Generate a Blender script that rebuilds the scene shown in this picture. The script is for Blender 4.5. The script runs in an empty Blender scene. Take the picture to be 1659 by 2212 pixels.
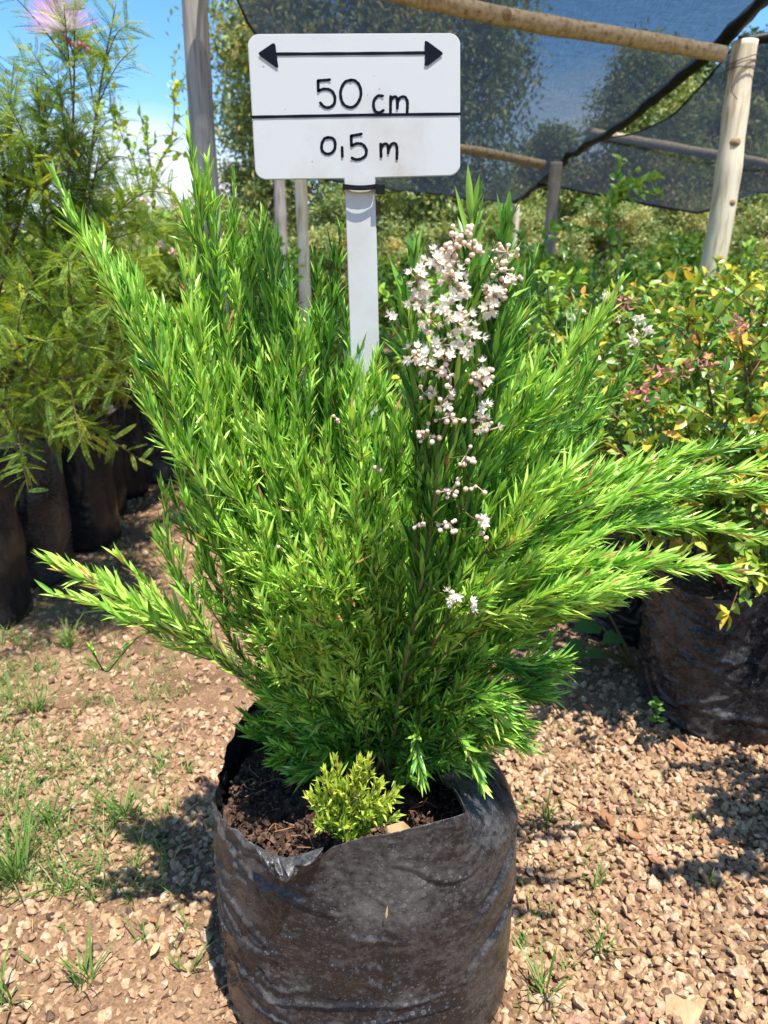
import bpy, bmesh, math, random
import numpy as np
from mathutils import Vector, noise as mnoise
R = math.radians
rng = np.random.default_rng(7)
random.seed(7)
scene = bpy.context.scene
col = scene.collection

# ------------------------------------------------------------------ camera, world, sun, exposure
PITCH = R(18.0); CAMZ = 1.0
cam_d = bpy.data.cameras.new("camera"); cam = bpy.data.objects.new("camera", cam_d); col.objects.link(cam)
cam.location = (0, 0, CAMZ); cam.rotation_euler = (R(90) - PITCH, 0, 0)
cam_d.sensor_fit = 'VERTICAL'; cam_d.sensor_height = 36; cam_d.lens = 25.0
cam_d.clip_start = 0.02; cam_d.clip_end = 2000
cam_d.dof.use_dof = True; cam_d.dof.focus_distance = 0.82; cam_d.dof.aperture_fstop = 8.5
scene.camera = cam

SUN_DIR = Vector((0.17, -0.29, 1.0)).normalized()      # towards the sun
world = bpy.data.worlds.new("World"); scene.world = world; world.use_nodes = True
wn = world.node_tree; wl = wn.links; bg = wn.nodes["Background"]
sky = wn.nodes.new("ShaderNodeTexSky"); sky.sky_type = 'NISHITA'; sky.sun_disc = False
sky.sun_elevation = math.asin(SUN_DIR.z); sky.sun_rotation = math.atan2(SUN_DIR.x, SUN_DIR.y)
sky.air_density = 1.0; sky.dust_density = 0.3; sky.ozone_density = 2.0
geo = wn.nodes.new("ShaderNodeTexCoord")
mapn = wn.nodes.new("ShaderNodeMapping"); mapn.inputs["Scale"].default_value = (1.0, 1.0, 3.0)
mapn.inputs["Location"].default_value = (0.35, 0.2, 0.1)
cn = wn.nodes.new("ShaderNodeTexNoise"); cn.inputs["Scale"].default_value = 2.6; cn.inputs["Detail"].default_value = 7; cn.inputs["Roughness"].default_value = 0.55
sep = wn.nodes.new("ShaderNodeSeparateXYZ")
elev = wn.nodes.new("ShaderNodeMapRange"); elev.inputs[1].default_value = 0.03; elev.inputs[2].default_value = 0.24
elev.inputs[3].default_value = 0.34; elev.inputs[4].default_value = -0.06
addn = wn.nodes.new("ShaderNodeMath"); addn.operation = 'ADD'
cr = wn.nodes.new("ShaderNodeMapRange"); cr.inputs[1].default_value = 0.52; cr.inputs[2].default_value = 0.80; cr.clamp = True
mixc = wn.nodes.new("ShaderNodeMix"); mixc.data_type = 'RGBA'
hs = wn.nodes.new("ShaderNodeHueSaturation"); hs.inputs["Saturation"].default_value = 1.30; hs.inputs["Value"].default_value = 1.75
wl.new(geo.outputs["Generated"], mapn.inputs["Vector"]); wl.new(mapn.outputs[0], cn.inputs["Vector"])
wl.new(geo.outputs["Generated"], sep.inputs[0]); wl.new(sep.outputs["Z"], elev.inputs[0])
wl.new(cn.outputs["Fac"], addn.inputs[0]); wl.new(elev.outputs[0], addn.inputs[1])
wl.new(addn.outputs[0], cr.inputs[0]); wl.new(cr.outputs[0], mixc.inputs["Factor"])
wl.new(sky.outputs[0], hs.inputs["Color"]); wl.new(hs.outputs[0], mixc.inputs["A"])
mixc.inputs["B"].default_value = (7.4, 7.6, 7.9, 1)
wl.new(mixc.outputs["Result"], bg.inputs["Color"])
bg.inputs["Strength"].default_value = 0.078

sun_d = bpy.data.lights.new("sun", 'SUN'); sun_d.energy = 4.6; sun_d.angle = R(0.5); sun_d.color = (1.0, 0.96, 0.90)
sun = bpy.data.objects.new("sun", sun_d); col.objects.link(sun)
sun.rotation_euler = (-SUN_DIR).to_track_quat('-Z', 'Y').to_euler(); sun.location = (2, -3, 8)

vs = scene.view_settings
vs.view_transform = 'Standard'; vs.look = 'None'; vs.exposure = 1.0; vs.gamma = 1.0; vs.use_curve_mapping = False
scene.cycles.max_bounces = 8; scene.cycles.transparent_max_bounces = 16; scene.cycles.transmission_bounces = 4

# ------------------------------------------------------------------ helpers
F = 1536.0
cp, sp = math.cos(PITCH), math.sin(PITCH)
def ray(u, v):
    a = (u - 829.5) / F; b = (1106 - v) / F
    return np.array([a, cp + b * sp, -sp + b * cp])
def px(u, v, Y):                     # a spot seen at (u, v) of the 1659 x 2212 photograph that stands Y metres out
    d = ray(u, v); return np.array([0, 0, CAMZ]) + d * (Y / d[1])
def pg(u, v, Z=0.0):                 # ... that lies at height Z
    d = ray(u, v); return np.array([0, 0, CAMZ]) + d * ((Z - CAMZ) / d[2])

def unit(a):
    a = np.asarray(a, float); return a / np.maximum(np.linalg.norm(a, axis=-1, keepdims=True), 1e-9)
def rand_unit(n): return unit(rng.normal(size=(n, 3)))

class Geo:
    def __init__(s): s.v, s.t, s.f, s.n = [], [], [], 0
    def add(s, v, faces, tint=0.5, mat=0):
        v = np.asarray(v, float).reshape(-1, 3)
        s.v.append(v)
        s.t.append(np.broadcast_to(np.asarray(tint, float), (len(v),)))
        for f in faces:
            f = np.asarray(f, int)
            if f.size: s.f.append((f + s.n, mat))
        s.n += len(v)
    def build(s, name, mats, parent=None, smooth=True):
        me = bpy.data.meshes.new(name)
        if not isinstance(mats, (list, tuple)): mats = [mats]
        for m in mats: me.materials.append(m)
        if s.n:
            V = np.concatenate(s.v); T = np.concatenate(s.t)
            tot = [np.full(len(f), f.shape[1]) for f, m in s.f]; tot = np.concatenate(tot)
            idx = np.concatenate([f.ravel() for f, m in s.f])
            mi = np.concatenate([np.full(len(f), m) for f, m in s.f])
            me.vertices.add(len(V)); me.vertices.foreach_set("co", V.astype(np.float32).ravel())
            me.loops.add(len(idx)); me.loops.foreach_set("vertex_index", idx.astype(np.int32))
            me.polygons.add(len(tot))
            st = np.concatenate([[0], np.cumsum(tot)[:-1]])
            me.polygons.foreach_set("loop_start", st.astype(np.int32)); me.polygons.foreach_set("loop_total", tot.astype(np.int32))
            me.polygons.foreach_set("material_index", mi.astype(np.int32))
            me.polygons.foreach_set("use_smooth", np.full(len(tot), smooth))
            a = me.attributes.new("tint", 'FLOAT', 'POINT'); a.data.foreach_set("value", T.astype(np.float32))
            me.update(calc_edges=True); me.validate()
        o = bpy.data.objects.new(name, me); col.objects.link(o)
        if parent is not None: o.parent = parent
        return o

def tag(o, label, cat, group=None, kind=None):
    o["label"] = label; o["category"] = cat
    if group: o["group"] = group
    if kind: o["kind"] = kind
    return o
def setting(o, kind='structure'): o["kind"] = kind; return o
def empty(name, label, cat, loc=(0, 0, 0), group=None):
    o = bpy.data.objects.new(name, None); col.objects.link(o); o.location = loc; o.empty_display_size = 0.05
    return tag(o, label, cat, group)
def settle(root):                    # parts were built in world coordinates: put them under the Empty's frame
    off = Vector(root.location)
    for c in [o for o in col.objects if o.parent == root]:
        c.location = Vector(c.location) - off
def copy_tree(o, parent=None):
    c = o.copy(); col.objects.link(c)
    if parent is not None: c.parent = parent
    for ch in [k for k in list(col.objects) if k.parent == o]: copy_tree(ch, c)
    return c

def spline(P, n):                    # Catmull-Rom
    P = np.asarray(P, float); k = len(P)
    Q = np.vstack([2 * P[0] - P[1], P, 2 * P[-1] - P[-2]])
    t = np.linspace(0, k - 1, n); i = np.minimum(t.astype(int), k - 2); u = (t - i)[:, None]
    a, b, c, d = Q[i], Q[i + 1], Q[i + 2], Q[i + 3]
    return .5 * (2 * b + (c - a) * u + (2 * a - 5 * b + 4 * c - d) * u**2 + (3 * b - a - 3 * c + d) * u**3)
def tangents(P): return unit(np.gradient(P, axis=0))

def tube(G, P, r, sides=6, tint=0.5, mat=0, cap=True):
    P = np.asarray(P, float); k = len(P); r = np.broadcast_to(np.asarray(r, float), (k,))
    T = tangents(P); ref = np.array([0., 0, 1]) if abs(T[0][2]) < .8 else np.array([1., 0, 0])
    A = []
    a = unit(np.cross(T[0], ref))
    for i in range(k):
        a = unit(a - T[i] * np.dot(a, T[i])); A.append(a)
    A = np.array(A); B = np.cross(T, A)
    an = np.linspace(0, 2 * np.pi, sides, endpoint=False)
    ring = P[:, None, :] + r[:, None, None] * (np.cos(an)[None, :, None] * A[:, None, :] + np.sin(an)[None, :, None] * B[:, None, :])
    V = ring.reshape(-1, 3)
    i = np.arange(k - 1)[:, None]; j = np.arange(sides)[None, :]; jn = (j + 1) % sides
    q = np.stack([i * sides + j, i * sides + jn, (i + 1) * sides + jn, (i + 1) * sides + j], -1).reshape(-1, 4)
    fs = [q]
    if cap: fs += [np.arange(sides)[::-1][None, :], (np.arange(sides) + (k - 1) * sides)[None, :]]
    if np.ndim(tint) == 1: tint = np.repeat(tint, sides)
    G.add(V, fs, tint, mat)

def leaves(G, P, D, N, L, W, tint, curl=.12, fold=.3, mat=0):   # lance-shaped folded leaves, eight points each
    n = len(P)
    if n == 0: return
    D = unit(D); S = unit(np.cross(D, N)); N2 = np.cross(S, D)
    L = np.broadcast_to(L, (n,))[:, None]; W = np.broadcast_to(W, (n,))[:, None]; C = np.broadcast_to(curl, (n,))[:, None]
    pos = lambda t: P + D * L * t + N2 * (C * L * t * t)
    a, b = pos(.30), pos(.66)
    V = np.stack([pos(0), a + S * W * .5 + N2 * W * fold, a, a - S * W * .5 + N2 * W * fold,
                  b + S * W * .42 + N2 * W * fold * .8, b, b - S * W * .42 + N2 * W * fold * .8, pos(1.)], 1).reshape(-1, 3)
    k = np.arange(n)[:, None] * 8
    tri = np.concatenate([k + np.array(f) for f in ((0, 2, 1), (0, 3, 2), (4, 5, 7), (5, 6, 7))])
    quad = np.concatenate([k + np.array(f) for f in ((1, 2, 5, 4), (2, 3, 6, 5))])
    G.add(V, [tri, quad], np.repeat(np.broadcast_to(tint, (n,)), 8), mat)
def flakes(G, P, D, N, L, W, tint, fold=.2, mat=0):             # small four-point leaves for far foliage
    n = len(P)
    if n == 0: return
    D = unit(D); S = unit(np.cross(D, N)); N2 = np.cross(S, D)
    L = np.broadcast_to(L, (n,))[:, None]; W = np.broadcast_to(W, (n,))[:, None]
    V = np.stack([P, P + D * L * .45 + S * W * .5 + N2 * W * fold, P + D * L, P + D * L * .45 - S * W * .5 + N2 * W * fold], 1).reshape(-1, 3)
    k = np.arange(n)[:, None] * 4
    G.add(V, [np.concatenate([k + np.array([0, 2, 1]), k + np.array([0, 3, 2])])], np.repeat(np.broadcast_to(tint, (n,)), 4), mat)

# ------------------------------------------------------------------ materials
def newmat(name):
    m = bpy.data.materials.new(name); m.use_nodes = True
    return m, m.node_tree.nodes, m.node_tree.links, m.node_tree.nodes["Principled BSDF"]
def ramp(nodes, stops):
    r = nodes.new("ShaderNodeValToRGB"); e = r.color_ramp.elements
    while len(e) < len(stops): e.new(0.5)
    for el, (p, c) in zip(e, stops): el.position = p; el.color = (*c, 1)
    return r
def leafmat(name, stops, rough=.42, trans=.35, spec=.4, tcol=(1.25, 1.15, .55), gain=1.0):
    stops = [(p, tuple(min(.9, k * gain) for k in c)) for p, c in stops]
    m, n, l, b = newmat(name)
    at = n.new("ShaderNodeAttribute"); at.attribute_name = "tint"
    cr_ = ramp(n, stops); l.new(at.outputs["Fac"], cr_.inputs[0])
    l.new(cr_.outputs[0], b.inputs["Base Color"])
    b.inputs["Roughness"].default_value = rough; b.inputs["Specular IOR Level"].default_value = spec
    if trans > 0:
        tr = n.new("ShaderNodeBsdfTranslucent"); mx = n.new("ShaderNodeMixShader"); mul = n.new("ShaderNodeMix")
        mul.data_type = 'RGBA'; mul.blend_type = 'MULTIPLY'; mul.inputs["Factor"].default_value = 1; mul.inputs["B"].default_value = (*tcol, 1)
        l.new(cr_.outputs[0], mul.inputs["A"]); l.new(mul.outputs["Result"], tr.inputs[0])
        mx.inputs[0].default_value = trans
        l.new(b.outputs[0], mx.inputs[1]); l.new(tr.outputs[0], mx.inputs[2])
        l.new(mx.outputs[0], n["Material Output"].inputs[0])
    return m
def noisemat(name, stops, scale=20, detail=6, rough=.8, bump=.3, bscale=60, stretch=(1, 1, 1), coord="Object", spec=.3, attr=None):
    m, n, l, b = newmat(name)
    tc = n.new("ShaderNodeTexCoord"); mp = n.new("ShaderNodeMapping"); mp.inputs["Scale"].default_value = stretch
    l.new(tc.outputs[coord], mp.inputs[0])
    nz = n.new("ShaderNodeTexNoise"); nz.inputs["Scale"].default_value = scale; nz.inputs["Detail"].default_value = detail
    l.new(mp.outputs[0], nz.inputs["Vector"])
    r = ramp(n, stops)
    l.new(nz.outputs["Fac"], r.inputs[0]); l.new(r.outputs[0], b.inputs["Base Color"])
    if bump:
        n2 = n.new("ShaderNodeTexNoise"); n2.inputs["Scale"].default_value = bscale; n2.inputs["Detail"].default_value = 5
        l.new(mp.outputs[0], n2.inputs["Vector"])
        bp = n.new("ShaderNodeBump"); bp.inputs["Strength"].default_value = bump; bp.inputs["Distance"].default_value = .004
        l.new(n2.outputs["Fac"], bp.inputs["Height"]); l.new(bp.outputs[0], b.inputs["Normal"])
    b.inputs["Roughness"].default_value = rough; b.inputs["Specular IOR Level"].default_value = spec
    return m
def plain(name, c, rough=.6, spec=.4):
    m, n, l, b = newmat(name); b.inputs["Base Color"].default_value = (*c, 1)
    b.inputs["Roughness"].default_value = rough; b.inputs["Specular IOR Level"].default_value = spec
    return m

M = {}
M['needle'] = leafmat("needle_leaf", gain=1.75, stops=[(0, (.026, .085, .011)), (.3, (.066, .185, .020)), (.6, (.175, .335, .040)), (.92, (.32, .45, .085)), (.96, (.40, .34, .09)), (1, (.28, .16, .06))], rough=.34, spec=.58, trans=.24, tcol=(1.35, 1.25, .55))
M['needle_young'] = leafmat("young_leaf", gain=1.5, stops=[(0, (.19, .34, .04)), (1, (.45, .50, .085))], rough=.45, trans=.4)
M['stem_green'] = noisemat("green_stem", [(.3, (.10, .13, .03)), (.7, (.17, .12, .05))], scale=40, bump=.1)
M['stem_brown'] = noisemat("brown_stem", [(.3, (.10, .055, .03)), (.7, (.20, .13, .08))], scale=60, bump=.2)
M['stem_red'] = noisemat("red_stem", [(.3, (.16, .05, .03)), (.7, (.26, .11, .06))], scale=60, bump=.2)
M['feather'] = leafmat("feathery_leaf", gain=1.75, stops=[(0, (.042, .092, .014)), (.5, (.125, .195, .022)), (.85, (.27, .30, .035)), (1, (.42, .36, .06))], rough=.5, trans=.4)
M['abelia'] = leafmat("ovate_leaf", gain=1.35, stops=[(0, (.045, .12, .025)), (.32, (.10, .215, .035)), (.52, (.22, .32, .045)), (.68, (.40, .40, .05)), (.82, (.62, .34, .05)), (1, (.58, .18, .08))], rough=.30, trans=.28, spec=.5)
M['glossy'] = leafmat("glossy_leaf", gain=1.6, stops=[(0, (.045, .125, .022)), (.5, (.13, .25, .035)), (.85, (.27, .36, .05)), (1, (.46, .46, .06))], rough=.24, trans=.22, spec=.55)
M['yellowleaf'] = leafmat("yellow_leaf", [(0, (.22, .28, .02)), (.6, (.50, .46, .03)), (1, (.62, .52, .04))], rough=.4, trans=.35)
M['olive'] = leafmat("olive_leaf", gain=1.6, stops=[(0, (.07, .11, .035)), (.5, (.14, .19, .06)), (.85, (.24, .26, .08)), (1, (.38, .29, .12))], rough=.5, trans=.35)
M['darktree'] = leafmat("dark_tree_leaf", gain=1.25, stops=[(0, (.03, .06, .025)), (.6, (.07, .12, .04)), (1, (.14, .18, .06))], rough=.5, trans=.2)
M['grass'] = leafmat("grass_blade", gain=1.3, stops=[(0, (.05, .13, .025)), (.7, (.12, .22, .04)), (1, (.34, .30, .13))], rough=.45, trans=.35)
M['weed'] = leafmat("weed_leaf", [(0, (.05, .17, .05)), (1, (.18, .34, .06))], rough=.45, trans=.35)
M['petal'] = leafmat("white_petal", [(0, (.84, .74, .56)), (1, (.90, .85, .70))], rough=.6, trans=.25, tcol=(1, 1, 1))
M['bud'] = leafmat("pink_bud", [(0, (.74, .50, .36)), (1, (.84, .72, .56))], rough=.5, trans=.15, tcol=(1, .9, .85))
M['pinkpart'] = leafmat("pink_bract", [(0, (.60, .18, .15)), (1, (.75, .38, .30))], rough=.5, trans=.25, tcol=(1, .8, .7))
M['purple'] = leafmat("purple_petal", [(0, (.25, .18, .6)), (1, (.45, .36, .75))], rough=.6, trans=.2, tcol=(1, 1, 1))
M['puff'] = leafmat("puff_stamen", [(0, (.88, .87, .80)), (.52, (.88, .82, .84)), (.8, (.84, .48, .70)), (1, (.80, .30, .58))], rough=.6, trans=.4, tcol=(1, 1, 1))
M['wood_pale'] = noisemat("pale_wood", [(.24, (.16, .10, .05)), (.30, (.42, .31, .18)), (.5, (.72, .62, .44)), (.75, (.80, .71, .54))], scale=9, stretch=(6, 6, .6), rough=.65, bump=.25, bscale=14)
M['wood_beam'] = noisemat("beam_wood", [(.26, (.12, .075, .04)), (.36, (.30, .21, .11)), (.5, (.44, .33, .19)), (.75, (.54, .43, .28))], scale=9, stretch=(6, 6, 6), rough=.7, bump=.3, bscale=14)
M['wood_grey'] = noisemat("weathered_wood", [(.24, (.08, .07, .06)), (.31, (.22, .195, .165)), (.5, (.34, .31, .27)), (.8, (.44, .40, .34))], scale=12, stretch=(7, 7, .4), rough=.8, bump=.4, bscale=16)
M['bark'] = noisemat("tree_bark", [(.3, (.10, .08, .06)), (.7, (.28, .23, .18))], scale=8, stretch=(3, 3, .7), bump=.5)
M['knot'] = noisemat("wood_knot", [(.3, (.20, .12, .06)), (.7, (.42, .29, .15))], scale=60, bump=.3)
M['black_plastic'] = plain("black_plastic", (.006, .006, .007), .5, .2)
M['ink'] = plain("black_marker_ink", (.004, .005, .010), .5, .12)
M['wire'] = plain("binding_wire", (.12, .08, .06), .5)
M['rock'] = noisemat("tan_rock", [(.3, (.32, .20, .10)), (.7, (.50, .34, .19))], scale=30, bump=.5, bscale=120)
M['dryleaf'] = leafmat("dry_leaf", [(0, (.24, .10, .045)), (.6, (.42, .22, .09)), (1, (.62, .44, .2))], rough=.6, trans=.2)

def make_sign_mat():
    m, n, l, b = newmat("white_sign_plastic")
    tc = n.new("ShaderNodeTexCoord")
    a = n.new("ShaderNodeTexNoise"); a.inputs["Scale"].default_value = 9; a.inputs["Detail"].default_value = 8; a.inputs["Roughness"].default_value = .65
    l.new(tc.outputs["Object"], a.inputs["Vector"])
    r = ramp(n, [(.27, (.40, .31, .21)), (.36, (.51, .49, .44)), (.5, (.56, .57, .53))]); l.new(a.outputs["Fac"], r.inputs[0])
    s = n.new("ShaderNodeTexNoise"); s.inputs["Scale"].default_value = 150; s.inputs["Detail"].default_value = 2
    l.new(tc.outputs["Object"], s.inputs["Vector"])
    r2 = ramp(n, [(.22, (.35, .3, .25)), (.27, (1, 1, 1))]); l.new(s.outputs["Fac"], r2.inputs[0])
    mx = n.new("ShaderNodeMix"); mx.data_type = 'RGBA'; mx.blend_type = 'MULTIPLY'; mx.inputs["Factor"].default_value = .8
    l.new(r.outputs[0], mx.inputs["A"]); l.new(r2.outputs[0], mx.inputs["B"]); l.new(mx.outputs["Result"], b.inputs["Base Color"])
    b.inputs["Roughness"].default_value = .45
    return m
M['sign'] = make_sign_mat()

def make_bag_mat(name, dust=.5, seed=0.0):
    m, n, l, b = newmat(name)
    tc = n.new("ShaderNodeTexCoord"); mp = n.new("ShaderNodeMapping"); mp.inputs["Location"].default_value = (seed, seed * 1.7, seed * .3)
    l.new(tc.outputs["Object"], mp.inputs[0])
    def nz(scale, det, st=None, rough=.6):
        t = n.new("ShaderNodeTexNoise"); t.inputs["Scale"].default_value = scale; t.inputs["Detail"].default_value = det; t.inputs["Roughness"].default_value = rough
        if st:
            m2 = n.new("ShaderNodeMapping"); m2.inputs["Scale"].default_value = st; m2.inputs["Rotation"].default_value = (0, .5, 0); l.new(mp.outputs[0], m2.inputs[0]); l.new(m2.outputs[0], t.inputs["Vector"])
        else: l.new(mp.outputs[0], t.inputs["Vector"])
        return t
    big = nz(5, 6, None, .62); fine = nz(130, 8, None, .75); streak = nz(38, 7, (1.0, 1.0, 2.2), .72)
    a1 = n.new("ShaderNodeMath"); a1.operation = 'MULTIPLY_ADD'; a1.inputs[1].default_value = 1.5; l.new(big.outputs["Fac"], a1.inputs[0]); l.new(streak.outputs["Fac"], a1.inputs[2])
    a2 = n.new("ShaderNodeMath"); a2.operation = 'ADD'; l.new(a1.outputs[0], a2.inputs[0]); l.new(fine.outputs["Fac"], a2.inputs[1])
    mr = n.new("ShaderNodeMapRange"); mr.inputs[1].default_value = 1.66; mr.inputs[2].default_value = 2.35; mr.inputs[4].default_value = dust * 1.7
    l.new(a2.outputs[0], mr.inputs[0])
    # dried water spots: rings of two sizes where the spray reached
    def rings(scale, lo):
        vo = n.new("ShaderNodeTexVoronoi"); vo.inputs["Scale"].default_value = scale; l.new(mp.outputs[0], vo.inputs["Vector"])
        rg = ramp(n, [(.0, (.35, .35, .35)), (.14, (.22, .22, .22)), (.20, (1, 1, 1)), (.25, (.05, .05, .05)), (.30, (0, 0, 0))]); l.new(vo.outputs["Distance"], rg.inputs[0])
        pick = n.new("ShaderNodeSeparateColor"); l.new(vo.outputs["Color"], pick.inputs[0])
        gt = n.new("ShaderNodeMath"); gt.operation = 'GREATER_THAN'; gt.inputs[1].default_value = lo; l.new(pick.outputs[0], gt.inputs[0])
        mm = n.new("ShaderNodeMath"); mm.operation = 'MULTIPLY'; l.new(rg.outputs[0], mm.inputs[0]); l.new(gt.outputs[0], mm.inputs[1]); return mm
    ra, rb = rings(75, .45), rings(130, .3)
    mxr = n.new("ShaderNodeMath"); mxr.operation = 'MAXIMUM'; l.new(ra.outputs[0], mxr.inputs[0]); l.new(rb.outputs[0], mxr.inputs[1])
    gate = nz(7, 4); gr = n.new("ShaderNodeMapRange"); gr.inputs[1].default_value = .42; gr.inputs[2].default_value = .62; gr.inputs[4].default_value = .62 * min(1, dust * 2)
    l.new(gate.outputs["Fac"], gr.inputs[0])
    gm = n.new("ShaderNodeMath"); gm.operation = 'MULTIPLY'; l.new(mxr.outputs[0], gm.inputs[0]); l.new(gr.outputs[0], gm.inputs[1])
    # tiny pale specks of dried mud
    sk = n.new("ShaderNodeTexVoronoi"); sk.inputs["Scale"].default_value = 170; l.new(mp.outputs[0], sk.inputs["Vector"])
    skr = ramp(n, [(.0, (1, 1, 1)), (.10, (1, 1, 1)), (.14, (0, 0, 0))]); l.new(sk.outputs["Distance"], skr.inputs[0])
    c1 = n.new("ShaderNodeMix"); c1.data_type = 'RGBA'; c1.inputs["A"].default_value = (.013, .013, .015, 1); c1.inputs["B"].default_value = (.185, .172, .155, 1)
    l.new(mr.outputs[0], c1.inputs["Factor"])
    c2 = n.new("ShaderNodeMix"); c2.data_type = 'RGBA'; c2.inputs["B"].default_value = (.21, .22, .235, 1)
    l.new(gm.outputs[0], c2.inputs["Factor"]); l.new(c1.outputs["Result"], c2.inputs["A"])
    sg = n.new("ShaderNodeMath"); sg.operation = 'MULTIPLY'; sg.inputs[1].default_value = dust; l.new(skr.outputs[0], sg.inputs[0])
    c3 = n.new("ShaderNodeMix"); c3.data_type = 'RGBA'; c3.inputs["B"].default_value = (.32, .28, .23, 1)
    l.new(sg.outputs[0], c3.inputs["Factor"]); l.new(c2.outputs["Result"], c3.inputs["A"]); l.new(c3.outputs["Result"], b.inputs["Base Color"])
    rr = n.new("ShaderNodeMapRange"); rr.inputs[3].default_value = .24; rr.inputs[4].default_value = .62; l.new(mr.outputs[0], rr.inputs[0]); l.new(rr.outputs[0], b.inputs["Roughness"])
    b.inputs["Specular IOR Level"].default_value = .36
    bp = n.new("ShaderNodeBump"); bp.inputs["Strength"].default_value = .5; bp.inputs["Distance"].default_value = .0022
    l.new(streak.outputs["Fac"], bp.inputs["Height"]); l.new(bp.outputs[0], b.inputs["Normal"])
    return m
M['bag'] = make_bag_mat("dusty_grow_bag", .42)
M['bag_clean'] = make_bag_mat("dark_grow_bag", .09, 3.1)
M['bag_silver'] = make_bag_mat("shiny_grow_bag", .8, 5.3)

def make_net_mat():
    m, n, l, b = newmat("black_shade_cloth")
    tc = n.new("ShaderNodeTexCoord")
    w1 = n.new("ShaderNodeTexNoise"); w1.inputs["Scale"].default_value = 30; w1.inputs["Detail"].default_value = 4
    mp = n.new("ShaderNodeMapping"); mp.inputs["Scale"].default_value = (9, .6, 1); l.new(tc.outputs["Object"], mp.inputs[0]); l.new(mp.outputs[0], w1.inputs["Vector"])
    w2 = n.new("ShaderNodeTexNoise"); w2.inputs["Scale"].default_value = 30; w2.inputs["Detail"].default_value = 4
    mp2 = n.new("ShaderNodeMapping"); mp2.inputs["Scale"].default_value = (.5, 6, 1); l.new(tc.outputs["Object"], mp2.inputs[0]); l.new(mp2.outputs[0], w2.inputs["Vector"])
    ad = n.new("ShaderNodeMath"); ad.operation = 'ADD'; l.new(w1.outputs["Fac"], ad.inputs[0]); l.new(w2.outputs["Fac"], ad.inputs[1])
    mr = n.new("ShaderNodeMapRange"); mr.inputs[1].default_value = .7; mr.inputs[2].default_value = 1.3; mr.inputs[3].default_value = .66; mr.inputs[4].default_value = .88
    l.new(ad.outputs[0], mr.inputs[0])
    b.inputs["Base Color"].default_value = (.022, .033, .055, 1); b.inputs["Roughness"].default_value = .6
    tl = n.new("ShaderNodeBsdfTranslucent"); tl.inputs[0].default_value = (.022, .033, .055, 1)
    m0 = n.new("ShaderNodeMixShader"); m0.inputs[0].default_value = .4; l.new(b.outputs[0], m0.inputs[1]); l.new(tl.outputs[0], m0.inputs[2])
    tr = n.new("ShaderNodeBsdfTransparent"); mx = n.new("ShaderNodeMixShader")
    l.new(mr.outputs[0], mx.inputs[0]); l.new(tr.outputs[0], mx.inputs[1]); l.new(m0.outputs[0], mx.inputs[2])
    l.new(mx.outputs[0], n["Material Output"].inputs[0])
    return m
M['net'] = make_net_mat()

def make_ground_mat():
    m, n, l, b = newmat("sandy_ground")
    tc = n.new("ShaderNodeTexCoord")
    a = n.new("ShaderNodeTexNoise"); a.inputs["Scale"].default_value = 5; a.inputs["Detail"].default_value = 10; a.inputs["Roughness"].default_value = .65
    l.new(tc.outputs["Object"], a.inputs["Vector"])
    r = ramp(n, [(.30, (.10, .055, .032)), (.45, (.21, .125, .070)), (.65, (.32, .20, .115))]); l.new(a.outputs["Fac"], r.inputs[0])
    f = n.new("ShaderNodeTexNoise"); f.inputs["Scale"].default_value = 220; f.inputs["Detail"].default_value = 4; l.new(tc.outputs["Object"], f.inputs["Vector"])
    r2 = ramp(n, [(.3, (.55, .52, .5)), (.7, (1.2, 1.2, 1.2))]); l.new(f.outputs["Fac"], r2.inputs[0])
    mx = n.new("ShaderNodeMix"); mx.data_type = 'RGBA'; mx.blend_type = 'MULTIPLY'; mx.inputs["Factor"].default_value = 1
    l.new(r.outputs[0], mx.inputs["A"]); l.new(r2.outputs[0], mx.inputs["B"]); l.new(mx.outputs["Result"], b.inputs["Base Color"])
    v = n.new("ShaderNodeTexVoronoi"); v.inputs["Scale"].default_value = 90; l.new(tc.outputs["Object"], v.inputs["Vector"])
    bp = n.new("ShaderNodeBump"); bp.inputs["Strength"].default_value = .6; bp.inputs["Distance"].default_value = .006; bp.invert = True
    l.new(v.outputs["Distance"], bp.inputs["Height"])
    bp2 = n.new("ShaderNodeBump"); bp2.inputs["Strength"].default_value = .5; bp2.inputs["Distance"].default_value = .003
    l.new(f.outputs["Fac"], bp2.inputs["Height"]); l.new(bp.outputs[0], bp2.inputs["Normal"]); l.new(bp2.outputs[0], b.inputs["Normal"])
    b.inputs["Roughness"].default_value = .9; b.inputs["Specular IOR Level"].default_value = .15
    return m
M['ground'] = make_ground_mat()

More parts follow.
